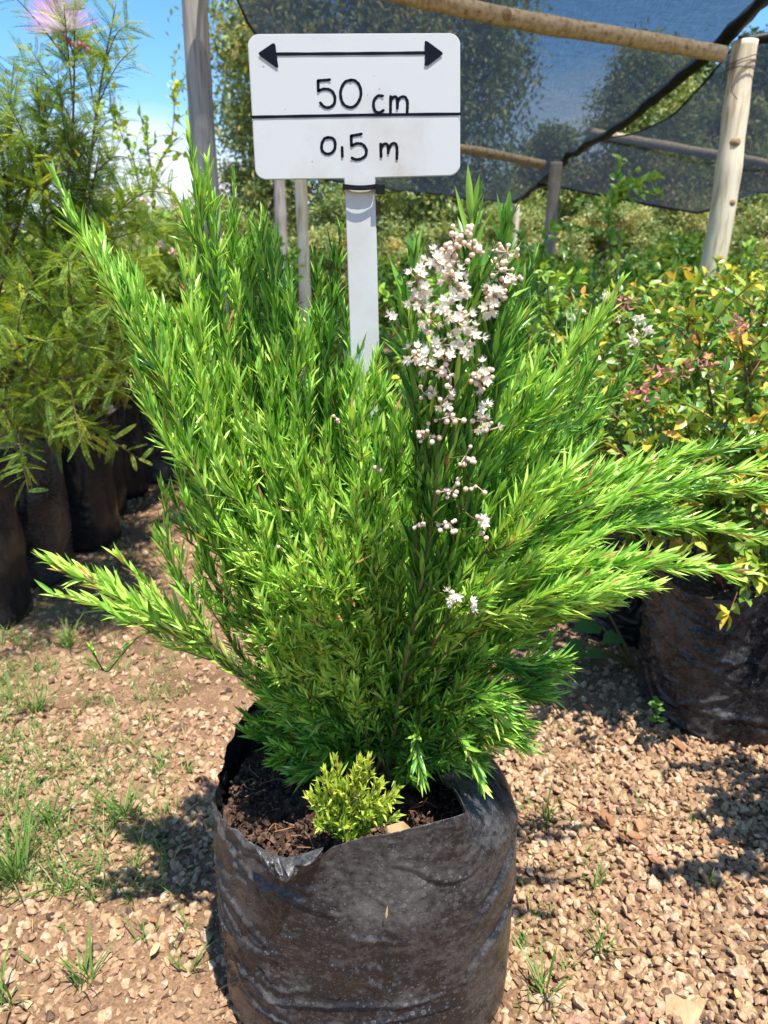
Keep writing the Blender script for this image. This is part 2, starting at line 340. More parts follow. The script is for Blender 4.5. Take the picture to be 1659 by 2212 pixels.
def make_pebble_mat():
    m, n, l, b = newmat("gravel_stone")
    at = n.new("ShaderNodeAttribute"); at.attribute_name = "tint"
    r = ramp(n, [(0, (.07, .048, .038)), (.12, (.20, .125, .08)), (.4, (.34, .21, .118)), (.7, (.46, .305, .175)), (.9, (.54, .41, .27)), (1, (.40, .22, .15))]); l.new(at.outputs["Fac"], r.inputs[0])
    tc = n.new("ShaderNodeTexCoord"); f = n.new("ShaderNodeTexNoise"); f.inputs["Scale"].default_value = 160; f.inputs["Detail"].default_value = 5
    l.new(tc.outputs["Object"], f.inputs["Vector"])
    r2 = ramp(n, [(.3, (.62, .58, .54)), (.65, (1.12, 1.12, 1.12))]); l.new(f.outputs["Fac"], r2.inputs[0])
    mx = n.new("ShaderNodeMix"); mx.data_type = 'RGBA'; mx.blend_type = 'MULTIPLY'; mx.inputs["Factor"].default_value = 1
    l.new(r.outputs[0], mx.inputs["A"]); l.new(r2.outputs[0], mx.inputs["B"]); l.new(mx.outputs["Result"], b.inputs["Base Color"])
    bp = n.new("ShaderNodeBump"); bp.inputs["Strength"].default_value = .6; bp.inputs["Distance"].default_value = .002
    l.new(f.outputs["Fac"], bp.inputs["Height"]); l.new(bp.outputs[0], b.inputs["Normal"])
    b.inputs["Roughness"].default_value = .8; b.inputs["Specular IOR Level"].default_value = .2
    return m
M['pebble'] = make_pebble_mat()
M['soil'] = noisemat("potting_soil", [(.32, (.018, .011, .008)), (.52, (.075, .04, .025)), (.66, (.17, .095, .055)), (.8, (.30, .20, .13))], scale=85, detail=8, bump=1.0, bscale=160)

# ------------------------------------------------------------------ ground
def ground_z(x, y): return 0.010 * mnoise.noise(Vector((x * 2.3, y * 2.3, .3))) + 0.005 * mnoise.noise(Vector((x * 9, y * 9, 1.3)))
def build_ground():
    G = Geo()
    xs = np.concatenate([[-600, -120, -40, -15, -6], np.linspace(-2.6, 2.6, 131), [6, 15, 40, 120, 600]])
    ys = np.concatenate([[-600, -60, -10, -2], np.linspace(.2, 4.6, 111), [6, 9, 15, 40, 120, 600]])
    X, Y = np.meshgrid(xs, ys)
    Z = np.array([[ground_z(x, y) if abs(x) < 2.7 and 0 < y < 4.7 else 0 for x in xs] for y in ys])
    V = np.stack([X, Y, Z], -1).reshape(-1, 3); nx = len(xs)
    i = np.arange(len(ys) - 1)[:, None]; j = np.arange(nx - 1)[None, :]
    q = np.stack([i * nx + j, i * nx + j + 1, (i + 1) * nx + j + 1, (i + 1) * nx + j], -1).reshape(-1, 4)
    G.add(V, [q]); setting(G.build("ground", M['ground']))
build_ground()

def stone_variants(k, npts, seed, flat=.7):
    r = np.random.default_rng(seed); out = []
    for _ in range(k):
        bm = bmesh.new()
        p = unit(r.normal(size=(npts, 3))) * (1 + .12 * r.normal(size=(npts, 1))) * np.array([1, r.uniform(.65, .95), flat * r.uniform(.75, 1.1)])
        for a in p: bm.verts.new(a)
        h = bmesh.ops.convex_hull(bm, input=bm.verts)
        bmesh.ops.delete(bm, geom=list({e for e in h['geom_interior'] if isinstance(e, bmesh.types.BMVert)}), context='VERTS')
        bmesh.ops.bevel(bm, geom=list(bm.edges), offset=.07, segments=1, affect='EDGES', clamp_overlap=True)
        bmesh.ops.triangulate(bm, faces=bm.faces)
        bm.verts.ensure_lookup_table(); bm.verts.index_update()
        out.append((np.array([v.co[:] for v in bm.verts]), np.array([[v.index for v in f.verts] for f in bm.faces]))); bm.free()
    return out
SV = stone_variants(18, 17, 3, .8)
def scatter_stones(G, P, size, tint, r):
    n = len(P); kind = r.integers(0, len(SV), n); ang = r.uniform(0, 2 * np.pi, n)
    tx, ty = r.normal(0, .35, n), r.normal(0, .35, n)
    for k in range(len(SV)):
        I = np.where(kind == k)[0]
        if not len(I): continue
        v, f = SV[k]
        c, s = np.cos(ang[I])[:, None], np.sin(ang[I])[:, None]
        x = v[None, :, 0]; y = v[None, :, 1]; z = v[None, :, 2]
        z2 = z + x * tx[I][:, None] + y * ty[I][:, None]
        V = np.stack([x * c - y * s, x * s + y * c, z2], -1) * size[I][:, None, None] + P[I][:, None, :]
        Fc = (np.arange(len(I))[:, None, None] * len(v) + f[None]).reshape(-1, 3)
        G.add(V.reshape(-1, 3), [Fc], np.repeat(tint[I], len(v)))

BAGC = (-.024, .835)
def build_gravel():
    r = np.random.default_rng(11); pts = []
    def put(n, x0, x1, y0, y1, smin, smax, sink, keep):
        x = r.uniform(x0, x1, n); y = r.uniform(y0, y1, n); s = smin + (smax - smin) * r.beta(1.6, 3.0, n)
        k = np.array([keep(a, b) for a, b in zip(x, y)]) > r.uniform(0, 1, n)
        k &= ((x - BAGC[0]) / .19)**2 + ((y - BAGC[1]) / .14)**2 > 1
        x, y, s = x[k], y[k], s[k]
        z = np.array([ground_z(a, b) for a, b in zip(x, y)]) + s * r.uniform(sink[0], sink[1], len(s))
        pts.append((np.stack([x, y, z], 1), s))
    def soft(x, y):                  # the worn strip left of the bag is packed sand with fewer loose stones
        d = mnoise.noise(Vector((x * 1.9, y * 1.9, 4.0)))
        if x < -.1: return .98 + .7 * d if y < 1.3 else .8 + .8 * d
        return .95 + .5 * d
    put(17000, -1.15, 1.25, .52, 1.5, .0050, .0132, (-.1, .6), soft)
    put(6500, -1.5, 1.4, 1.4, 3.4, .008, .016, (-.25, .45), soft)
    put(16000, -1.15, 1.25, .52, 2.0, .0016, .0052, (-.2, .5), lambda x, y: .9)
    put(4200, .2, 1.25, .52, 1.5, .006, .0125, (.5, 1.3), lambda x, y: .85)
    P = np.concatenate([p for p, s in pts]); S = np.concatenate([s for p, s in pts])
    G = Geo(); scatter_stones(G, P, S, np.clip(r.normal(.55, .22, len(P)), 0, 1), r)
    o = G.build("gravel", M['pebble'], smooth=False); setting(o, 'stuff')
    o["label"] = "tan crushed gravel covering the path"
build_gravel()

def rock(label, u, v, size, flat, seed, mat='rock', z=.35):
    vv, f = stone_variants(1, 18, seed, flat)[0]
    c = pg(u, v); c[2] = ground_z(c[0], c[1]) + size * flat * z
    G = Geo(); V = vv * size
    V = V + .03 * size * np.array([[mnoise.noise(Vector(a * 90 + seed)) for _ in range(3)] for a in V])
    G.add(V, [f]); o = G.build("stone", M[mat], smooth=False); o.location = c
    tag(o, label, "stone")
rock("rounded tan stone lying alone on the packed sand left of the bag", 340, 1712, .021, .72, 5)
rock("large flat tan stone in the gravel at the bottom edge", 1478, 2185, .036, .5, 8, z=.1)
rock("pale orange flat stone near the foot of the right bag", 1407, 1682, .028, .5, 12, z=.3)
rock("square orange stone with a dry twig lying across it", 1226, 1748, .024, .6, 21, z=.4)
rock("reddish brown wedge stone on the gravel left of the bag", 245, 2000, .017, .8, 33, z=.5)

# ------------------------------------------------------------------ grow bags
def bag_shape(cx, cy, a, b, rim, bulge=.03, expo=2.6, nt=160, ns=64, fold_amp=.006, seed=0, inward=None, creases=None):
    th = np.linspace(0, 2 * np.pi, nt, endpoint=False)
    c, s = np.cos(th), np.sin(th)
    rr = (np.abs(c / a)**expo + np.abs(s / b)**expo)**(-1 / expo)
    zr = rim(np.degrees(th)); iw = inward(np.degrees(th)) if inward else np.zeros(nt)
    V = []
    for k in range(ns):
        t = k / (ns - 1)
        prof = 1 + bulge * math.sin(math.pi * min(1, t * 1.1)) - .10 * max(0, (.06 - t) / .06)**2
        top = max(0, (t - .80) / .20); top = top * top * (3 - 2 * top)
        for i in range(nt):
            x0, y0 = c[i] * rr[i], s[i] * rr[i]; z0 = zr[i] * t
            f1 = mnoise.noise(Vector((c[i] * 1.6 + z0 * 5 + seed, s[i] * 1.6 - z0 * 4, z0 * 9 + seed)))
            f2 = mnoise.noise(Vector((c[i] * 5 + z0 * 9, s[i] * 5 + seed, z0 * 26)))
            ridge = 1 - abs(mnoise.noise(Vector((c[i] * 2.2 + seed * 2, s[i] * 2.2, z0 * 17 + c[i] * 1.5))))
            ridge2 = 1 - abs(mnoise.noise(Vector((c[i] * 7 - z0 * 16, s[i] * 7 + seed, z0 * 7))))
            gate = min(1, max(0, .5 - 1.1 * c[i] + 1.4 * mnoise.noise(Vector((c[i] * 2 + seed, s[i] * 2, z0 * 5 + 9))) + 1.2 * max(0, .25 - t)))
            d = fold_amp * (.9 * f1 + .25 * f2 + gate * (1.1 * max(0, ridge - .90) / .10 + .8 * max(0, ridge2 - .90) / .10))
            if creases:
                xx, zz = c[i] * rr[i], z0
                if s[i] < 0:
                    for (x1, z1, x2, z2, am, wd) in creases:
                        dx, dz = x2 - x1, z2 - z1; L2 = dx * dx + dz * dz; q = min(1, max(0, ((xx - x1) * dx + (zz - z1) * dz) / L2))
                        ds = ((xx - x1) * dz - (zz - z1) * dx) / math.sqrt(L2) + .006 * math.sin(q * 5 + x1 * 40)
                        de = math.hypot(xx - x1 - q * dx, zz - z1 - q * dz)
                        if de < .03: d += am * math.sin(math.pi * min(1, .08 + q * .95))**.6 * (math.exp(-(ds / wd)**2) - .7 * math.exp(-((ds - wd * 1.5) / wd)**2))
            # gathered pleats under the rim
            d += .0022 * math.sin(th[i] * 31 + 3 * f1) * max(0, 1 - abs(t - .93) / .12) * (.5 + f2)
            m = prof + d / max(a, b) * 1.0
            m *= 1 - iw[i] * top
            z = z0 + (.012 * iw[i] / .4 * math.sin(math.pi * top) if iw[i] > 0 else 0)
            V.append((cx + x0 * m, cy + y0 * m, z))
    i = np.arange(ns - 1)[:, None]; j = np.arange(nt)[None, :]; jn = (j + 1) % nt
    q = np.stack([i * nt + j, i * nt + jn, (i + 1) * nt + jn, (i + 1) * nt + j], -1).reshape(-1, 4)
    return np.array(V), [q, np.arange(nt)[::-1][None, :]]
def rim_table(pts):
    A = np.array([p[0] for p in pts] + [pts[0][0] + 360.]); Z = np.array([p[1] for p in pts] + [pts[0][1]])
    return lambda d: np.interp(d, A, Z, period=None) if True else None
def thicken(o, t=.0006):
    m = o.modifiers.new("film", 'SOLIDIFY'); m.thickness = t; m.offset = 0

main_rim = rim_table([(0, .372), (25, .37), (60, .36), (95, .35), (120, .36), (135, .378), (148, .388), (160, .365), (172, .345), (185, .335), (200, .352), (215, .362), (228, .352), (238, .342), (244, .334), (250, .349), (258, .368), (270, .384), (290, .396), (308, .402), (322, .398), (340, .386)])
def main_inward(d):
    w = np.where(d > 180, d - 360, d)
    return .40 * np.clip((w + 50) / 14, 0, 1) * np.clip((75 - w) / 30, 0, 1)
def build_main_bag():
    G = Geo(); V, f = bag_shape(*BAGC, .205, .163, main_rim, bulge=.012, fold_amp=.0042, seed=1.3, inward=main_inward, nt=420, ns=190, creases=[(-.15, .30, -.02, .272, .0055, .0034), (-.17, .33, -.10, .255, .004, .0034), (-.20, .27, -.09, .16, .0045, .004), (-.205, .23, -.10, .12, .004, .004), (-.18, .15, -.07, .06, .005, .004), (-.14, .10, .12, .135, .005, .0034), (-.05, .085, .14, .10, .004, .0034), (.19, .30, .13, .20, .004, .0046), (.20, .22, .12, .12, .004, .0046), (-.16, .08, .02, .04, .005, .004), (.06, .33, .14, .30, .004, .004), (-.13, .33, -.05, .30, .004, .0034)])
    G.add(V, f); o = G.build("grow_bag", M['bag']); thicken(o)
    tag(o, "dusty black plastic grow bag holding the flowering shrub, in the middle foreground", "grow bag")
    # crumpled lip where the film was pinched
    G = Geo(); nu, nv = 60, 26; V = []
    P0 = [px(552, 1818, .683), px(585, 1836, .678), px(620, 1846, .672), px(655, 1838, .672), px(700, 1824, .672)]
    C = spline(P0, nu)
    for i in range(nu):
        e = math.sin(math.pi * i / (nu - 1))**.7
        for j in range(nv):
            q = j / (nv - 1)
            drop = .040 * e * q * (1 + .35 * mnoise.noise(Vector((i * .11, 3, 1))))
            fold = (1 - abs(mnoise.noise(Vector((i * .13 - q * 1.5, q * 2.2, 4.4))))) - .6
            out_ = .016 * e * math.sin(math.pi * min(1, q * 1.15)) + .020 * e * fold * math.sin(math.pi * q) + .004
            V.append(C[i] + np.array([.004 * e * mnoise.noise(Vector((i * .2, q * 4, 8))), -out_, -drop + .008 * e * math.sin(q * 3)]))
    i = np.arange(nu - 1)[:, None]; j = np.arange(nv - 1)[None, :]
    G.add(V, [np.stack([i * nv + j, i * nv + j + 1, (i + 1) * nv + j + 1, (i + 1) * nv + j], -1).reshape(-1, 4)])
    G.build("crumpled_lip", M['bag'], o)
    # potting soil
    G = Geo(); nr, na = 40, 130; V = []
    for k in range(nr):
        q = .005 + k / (nr - 1) * .99
        for t in np.linspace(0, 2 * np.pi, na, endpoint=False):
            cth, sth = math.cos(t), math.sin(t); rr = (abs(cth / .202)**2.6 + abs(sth / .160)**2.6)**(-1 / 2.6) * q * .985
            x, y = BAGC[0] + cth * rr, BAGC[1] + sth * rr
            V.append((x, y, .312 + .014 * mnoise.noise(Vector((x * 22, y * 22, 0))) + .008 * mnoise.noise(Vector((x * 70, y * 70, 5))) - .01 * q))
    i = np.arange(nr - 1)[:, None]; j = np.arange(na)[None, :]; jn = (j + 1) % na
    G.add(V, [np.stack([i * na + j, i * na + jn, (i + 1) * na + jn, (i + 1) * na + j], -1).reshape(-1, 4)])
    r = np.random.default_rng(9); n = 2600; t = r.uniform(0, 6.283, n); q = np.sqrt(r.uniform(0, .93, n))
    P = np.stack([BAGC[0] + np.cos(t) * q * .2, BAGC[1] + np.sin(t) * q * .15, .312 + r.uniform(-.004, .012, n)], 1)
    scatter_stones(G, P, .0012 + .006 * r.beta(1.2, 3, n), r.uniform(0, 1, n), r)
    for _ in range(110):
        t, q = r.uniform(0, 6.283), math.sqrt(r.uniform(0, .9)); c = np.array([BAGC[0] + math.cos(t) * q * .19, BAGC[1] + math.sin(t) * q * .14, .318])
        d = unit(np.array([r.normal(), r.normal(), .15])) ; e = unit(np.array([r.normal(), r.normal(), .5]))
        L = r.uniform(.012, .04); tube(G, spline([c, c + d * L * .5 + e * L * .25, c + d * L], 8), .0006, 4, mat=1)
    so = G.build("soil", [M['soil'], M['dryleaf']], smooth=False); setting(so, 'stuff'); so["label"] = "dark potting soil with root bits inside the front bag"
    vv, f = stone_variants(1, 20, 77, .6)[0]; G = Geo(); G.add(vv * .02, [f]); st = G.build("stone", M['rock']); st.location = (.018, .735, .330)
    tag(st, "rounded beige pebble lying on the potting soil", "stone")
build_main_bag()

SMALL_CREASES = [(-.19, .30, -.06, .24, .005, .006), (-.17, .20, -.02, .12, .004, .006), (.02, .34, .10, .22, .005, .006), (.16, .30, .07, .12, .004, .006), (-.10, .33, -.08, .18, .004, .005), (-.15, .08, .10, .05, .005, .006), (-.05, .28, .04, .26, .004, .005)]
def small_bag(label, cx, cy, a, b, h, seed, mat='bag_clean', group=None):
    r = np.random.default_rng(int(seed * 10)); k = r.uniform(-.5, .5, 4)
    rim = lambda d: h + .012 * np.sin(np.radians(d) * 2 + k[0] * 6) + .010 * np.sin(np.radians(d) * 3 + k[1] * 9)
    G = Geo(); V, f = bag_shape(0, 0, a, b, rim, fold_amp=.0065, seed=seed, nt=220 if a > .17 else 110, ns=100 if a > .17 else 60, creases=[(x1 * a / .2, z1 * h / .36, x2 * a / .2, z2 * h / .36, am, wd) for (x1, z1, x2, z2, am, wd) in SMALL_CREASES]); G.add(V, f)
    o = G.build("grow_bag", M[mat]); o.location = (cx, cy, 0); thicken(o)
    tag(o, label, "grow bag", group)
    G = Geo(); nr, na = 6, 40; V = []
    for q in np.linspace(.02, .97, nr):
        for t in np.linspace(0, 2 * np.pi, na, endpoint=False):
            V.append((math.cos(t) * a * q * .98, math.sin(t) * b * q * .98, h - .05 + .01 * mnoise.noise(Vector((math.cos(t) * q * 5, math.sin(t) * q * 5, seed)))))
    i = np.arange(nr - 1)[:, None]; j = np.arange(na)[None, :]; jn = (j + 1) % na
    G.add(V, [np.stack([i * na + j, i * na + jn, (i + 1) * na + jn, (i + 1) * na + j], -1).reshape(-1, 4)])
    G.build("soil_fill", M['soil'], o)
    return o
GL, GR_ = "grow bags in the left row", "grow bags in the right row"
LB = [(-1.25, 2.00, .14, .13, .51), (-1.245, 2.33, .135, .13, .51), (-1.195, 2.68, .125, .12, .51), (-1.29, 3.05, .125, .12, .50), (-1.29, 3.36, .125, .12, .50), (-1.17, 3.66, .10, .12, .42)]
LBL = ["nearest tall black grow bag of the left row, cut by the picture edge", "dusty brown tall grow bag standing second in the left row",
       "dark black tall grow bag with pale dust streaks, third in the left row", "narrow glimpse of black grow bag tucked behind the third in the left row",
       "black grow bag in the shade next to the silvery one, left row", "silvery grey shiny grow bag at the far end of the left row"]
for i, (b_, lb) in enumerate(zip(LB, LBL)): small_bag(lb, *b_, seed=2.1 + i * 1.7, mat=('bag_clean', 'bag', 'bag_clean', 'bag_clean', 'bag_clean', 'bag_silver')[i], group=GL)
small_bag("big black grow bag with streaky leaf shadows holding the orange tipped bush", .875, 1.54, .225, .19, .372, 17.3, 'bag', GR_)
small_bag("dark grow bag behind the big right bag, above the broad leaved weed", .80, 1.98, .21, .18, .37, 19.9, 'bag_clean', GR_)

# ------------------------------------------------------------------ the flowering shrub
shrub = empty("flowering_shrub", "dense bright green needle leaved shrub with white flower clusters growing from the front bag", "shrub", (-.02, .875, .305))
GOLD = 2.39996
def leafy(G, P, L, W, dens, spread, tints, t0=0., curl=.10, taper=True, mat=0, tipfan=True):
    """leaves in a spiral along the polyline P"""
    seg = np.linalg.norm(np.diff(P, axis=0), axis=1); s = np.concatenate([[0], np.cumsum(seg)]); tot = s[-1]
    n = max(3, int(tot * (1 - t0) * dens * 1.3))
    q = np.sort(rng.uniform(t0, 1, n)) * tot
    pos = np.stack([np.interp(q, s, P[:, k]) for k in range(3)], 1)
    T = tangents(P); tan = unit(np.stack([np.interp(q, s, T[:, k]) for k in range(3)], 1))
    ref = unit(rng.normal(size=3)); A = unit(np.cross(tan, np.broadcast_to(ref, tan.shape))); B = np.cross(tan, A)
    ang = np.arange(n) * GOLD + rng.normal(0, .35, n)
    rad = np.cos(ang)[:, None] * A + np.sin(ang)[:, None] * B
    fr = q / tot
    sa = spread * (1.1 - .55 * fr) * rng.uniform(.65, 1.35, n)
    D = tan * np.cos(sa)[:, None] + rad * np.sin(sa)[:, None]
    D[:, 2] += .10; D = unit(D)
    ll = L * rng.uniform(.5, 1.2, n) * (np.where(fr > .85, 1 - (fr - .85) * 2.2, 1) if taper else 1)
    N = unit(rad * -.7 + np.array([.08, -.25, .75]) + .40 * rng.normal(size=(n, 3)))
    leaves(G, pos, D, N, ll, W * rng.uniform(.75, 1.2, n), np.clip(tints + .06 + .26 * rng.normal(size=n), 0, .92) + np.where(rng.uniform(size=n) < .02, .5, 0), curl * rng.normal(.6, 1.6, n), mat=mat)

def branch(ctrl, twigs=9, tl=.12, L=.035, W=.0035, dens=410, spread=.55, tint=.5, t0=.22, base=None, r0=.0032, mat='needle', nbase=True, tw_spread=.45, twrange=(.3, .93), up=.15):
    P = [px(*c) for c in ctrl]
    if nbase:
        b = np.array([-.02, .875, .30]) + np.array([rng.uniform(-.075, .06), rng.uniform(-.05, .05), 0]) if base is None else np.array(base)
        P = [b] + P
    C = spline(P, 40)
    S, G = Geo(), Geo()
    tube(S, C, np.linspace(r0, .0009, 40), 6)
    leafy(G, C, L, W, dens, spread, tint, t0=t0)
    T = tangents(C); tot = np.linalg.norm(np.diff(C, axis=0), axis=1).sum()
    twigs = int(twigs * 1.35)
    for k in range(twigs):
        f = twrange[0] + (twrange[1] - twrange[0]) * (k + rng.uniform(0, 1)) / max(1, twigs)
        i = int(f * 39); t = T[i]; rad = unit(np.cross(t, rng.normal(size=3)))
        a = tw_spread * rng.uniform(.5, 1.3)
        d = unit(t * math.cos(a) + rad * math.sin(a)); l = tl * rng.uniform(.6, 1.25) * min(1.1, max(.22, 1.75 * (1 - f)))
        e = unit(d * .5 + t + np.array([0, 0, up]))
        tw = spline([C[i], C[i] + d * l * .5, C[i] + d * l * .5 + e * l * .55], 12)
        tube(S, tw, np.linspace(.0013, .0006, 12), 4)
        leafy(G, tw, L * rng.uniform(.8, 1.05), W, dens, spread * .95, np.clip(tint + rng.normal(0, .10), .1, .9), t0=.08)
    b = S.build("branch", M['stem_green'], shrub)
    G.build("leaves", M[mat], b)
    return b, C

def build_shrub():
    B = branch
    # tall left sprays
    B([(560, 1330, .83), (430, 1000, .80), (290, 720, .80), (118, 385, .80)], twigs=15, tl=.13, tint=.55)
    B([(560, 1300, .86), (440, 980, .84), (340, 760, .83), (215, 500, .83)], twigs=13, tl=.12, tint=.45)
    B([(560, 1320, .84), (430, 1000, .80), (300, 730, .79), (150, 455, .79)], twigs=14, tl=.10, tint=.6)
    B([(570, 1300, .85), (450, 970, .83), (360, 760, .82), (265, 570, .82)], twigs=13, tl=.11, tint=.55)
    B([(580, 1300, .87), (480, 950, .86), (400, 780, .85), (318, 640, .85)], twigs=12, tl=.11, tint=.5)
    B([(600, 1250, .89), (530, 930, .89), (475, 650, .88), (448, 360, .87)], twigs=14, tl=.12, tint=.55)
    B([(620, 1250, .91), (570, 920, .92), (540, 700, .92), (540, 470, .91)], twigs=13, tl=.11, tint=.5)
    B([(640, 1250, .89), (600, 920, .89), (595, 720, .89), (598, 520, .88)], twigs=12, tl=.10, tint=.5)
    B([(600, 1250, .90), (520, 930, .90), (455, 640, .88), (408, 290, .86)], twigs=15, tl=.13, tint=.6)
    B([(610, 1250, .92), (560, 900, .93), (510, 650, .92), (505, 400, .90)], twigs=14, tl=.12, tint=.5)
    B([(640, 1250, .90), (600, 900, .90), (580, 660, .90), (570, 470, .90)], twigs=13, tl=.12, tint=.45)
    B([(660, 1250, .88), (640, 950, .88), (640, 760, .87), (620, 585, .86)], twigs=11, tl=.10, tint=.55)
    B([(560, 1250, .84), (470, 960, .82), (430, 760, .81), (392, 560, .80)], twigs=11, tl=.11, tint=.82)
    B([(540, 1300, .80), (450, 1080, .77), (380, 900, .76), (330, 740, .75)], twigs=10, tl=.10, tint=.5)
    B([(650, 1200, .96), (690, 900, .98), (715, 700, .98), (735, 500, .97)], twigs=12, tl=.11, tint=.28)
    B([(660, 1200, .99), (690, 900, 1.0), (690, 700, 1.0), (680, 560, .99)], twigs=10, tl=.10, tint=.25)
    B([(690, 1200, .88), (720, 980, .87), (745, 850, .86), (765, 760, .86)], twigs=9, tl=.10, tint=.5)
    B([(700, 1200, .84), (760, 1000, .81), (800, 880, .80), (815, 770, .80)], twigs=10, tl=.10, tint=.6, L=.032)
    # low left spray
    B([(560, 1490, .84), (400, 1365, .82), (250, 1280, .80), (110, 1215, .78)], twigs=11, tl=.12, tint=.8, L=.040, W=.0052, dens=190, tw_spread=.38)
    B([(555, 1495, .82), (420, 1400, .80), (300, 1330, .78), (115, 1285, .76)], twigs=8, tl=.09, tint=.68, L=.038, W=.005, dens=170, tw_spread=.35)
    B([(520, 1450, .79), (420, 1330, .77), (370, 1200, .76), (352, 1060, .75)], twigs=8, tl=.08, tint=.55, dens=200)
    B([(530, 1430, .82), (470, 1260, .80), (420, 1130, .80), (385, 1010, .79)], twigs=9, tl=.09, tint=.5, dens=220)
    B([(400, 1365, .81), (310, 1370, .80), (255, 1425, .80), (228, 1450, .80), (195, 1400, .80)], twigs=2, tl=.03, tint=.75, dens=110, nbase=False, L=.026, r0=.0012, t0=.05, up=0)
    # front middle mass
    for (u, v, Y, ti) in ((600, 1235, .72, .88), (560, 1130, .75, .6), (640, 1030, .74, .6), (700, 940, .74, .62), (760, 900, .73, .62), (640, 870, .80, .5), (540, 880, .80, .5),
                          (830, 930, .77, .5), (880, 840, .80, .5), (700, 1080, .70, .7), (770, 1050, .70, .66), (840, 1060, .74, .5), (620, 1160, .68, .78), (690, 1180, .68, .7),
                          (560, 990, .80, .5), (610, 960, .79, .55), (470, 1010, .78, .55), (500, 1130, .74, .6), (740, 1150, .70, .6), (800, 1150, .72, .5), (870, 1160, .75, .35), (560, 1290, .72, .8), (660, 1260, .70, .65)):
        bx = -.02 + rng.uniform(-.07, .05)
        m = np.array([bx, .84, .30])
        w = px(u, v, Y)
        w = w + np.array([0, -.03, 0]) ; w = px(u, v, max(.63, w[1]))
        mid = m * .5 + w * .5 + np.array([0, .015, .035])
        P = [m, mid, w]
        C = spline(P, 30)
        c = [(0, 0, 0)]
        bb, _ = branch_world(P, twigs=13, tl=.085, tint=min(.76, ti + .10), L=.031)
    # right side
    B([(930, 1250, .86), (1010, 980, .86), (1060, 760, .86), (1092, 490, .85)], twigs=12, tl=.11, tint=.4, L=.042)
    B([(930, 1300, .92), (1030, 1000, .96), (1090, 780, .98), (1155, 560, .98)], twigs=10, tl=.12, tint=.33)
    B([(960, 1300, .84), (1080, 1050, .84), (1190, 850, .83), (1335, 620, .82)], twigs=15, tl=.12, tint=.72)
    B([(960, 1300, .88), (1110, 1050, .90), (1220, 900, .90), (1300, 720, .90)], twigs=12, tl=.12, tint=.6)
    B([(980, 1300, .90), (1140, 1080, .94), (1260, 930, .96), (1372, 780, .96)], twigs=13, tl=.11, tint=.3)
    B([(940, 1250, .80), (1040, 1020, .78), (1110, 900, .78), (1180, 760, .78)], twigs=11, tl=.11, tint=.6)
    B([(980, 1330, .80), (1160, 1150, .78), (1360, 1070, .77), (1730, 985, .77)], twigs=16, tl=.11, tint=.72, tw_spread=.35, up=.0)
    B([(980, 1330, .84), (1150, 1130, .84), (1360, 1030, .84), (1690, 940, .84)], twigs=16, tl=.12, tint=.55, tw_spread=.38, up=.0)
    B([(980, 1330, .86), (1160, 1160, .88), (1400, 1080, .89), (1730, 1040, .89)], twigs=14, tl=.11, tint=.5, tw_spread=.38, up=0)
    B([(980, 1350, .80), (1180, 1190, .78), (1400, 1130, .77), (1660, 1165, .77)], twigs=14, tl=.09, tint=.6, tw_spread=.33, up=-.05)
    B([(970, 1380, .78), (1150, 1270, .74), (1350, 1220, .72), (1620, 1238, .71)], twigs=16, tl=.10, tint=.75, tw_spread=.32, up=-.05)
    B([(970, 1400, .76), (1120, 1320, .72), (1260, 1280, .70), (1400, 1270, .69)], twigs=14, tl=.10, tint=.72, tw_spread=.35, up=0)
    B([(960, 1420, .80), (1100, 1340, .76), (1220, 1320, .74), (1320, 1310, .73)], twigs=11, tl=.09, tint=.65, tw_spread=.35, up=0)
    B([(960, 1330, .76), (1060, 1180, .72), (1140, 1090, .70), (1240, 1020, .70)], twigs=12, tl=.10, tint=.68, tw_spread=.38)
    B([(980, 1450, .82), (1080, 1430, .80), (1150, 1440, .79), (1205, 1440, .79)], twigs=9, tl=.08, tint=.4, tw_spread=.4, up=-.1)
    B([(980, 1500, .82), (1060, 1490, .79), (1130, 1490, .78), (1200, 1505, .78)], twigs=9, tl=.07, tint=.38, tw_spread=.4, up=-.1)
    B([(960, 1560, .80), (1030, 1560, .77), (1080, 1580, .76), (1125, 1615, .75)], twigs=9, tl=.06, tint=.55, tw_spread=.5, up=-.1)
    B([(930, 1560, .80), (990, 1510, .76), (1040, 1520, .74), (1090, 1560, .73)], twigs=9, tl=.06, tint=.5, tw_spread=.5, up=-.1)
    B([(930, 1600, .80), (980, 1590, .76), (1010, 1630, .74), (1035, 1690, .73)], twigs=4, tl=.035, tint=.55, tw_spread=.5, up=-.2, dens=170, L=.036, W=.0052)
    B([(880, 1600, .80), (900, 1590, .77), (900, 1630, .75), (915, 1680, .74)], twigs=3, tl=.03, tint=.5, up=-.2, dens=150, L=.036, W=.0052)
    B([(900, 1450, .76), (960, 1350, .73), (1010, 1300, .71), (1060, 1250, .70)], twigs=10, tl=.08, tint=.55)
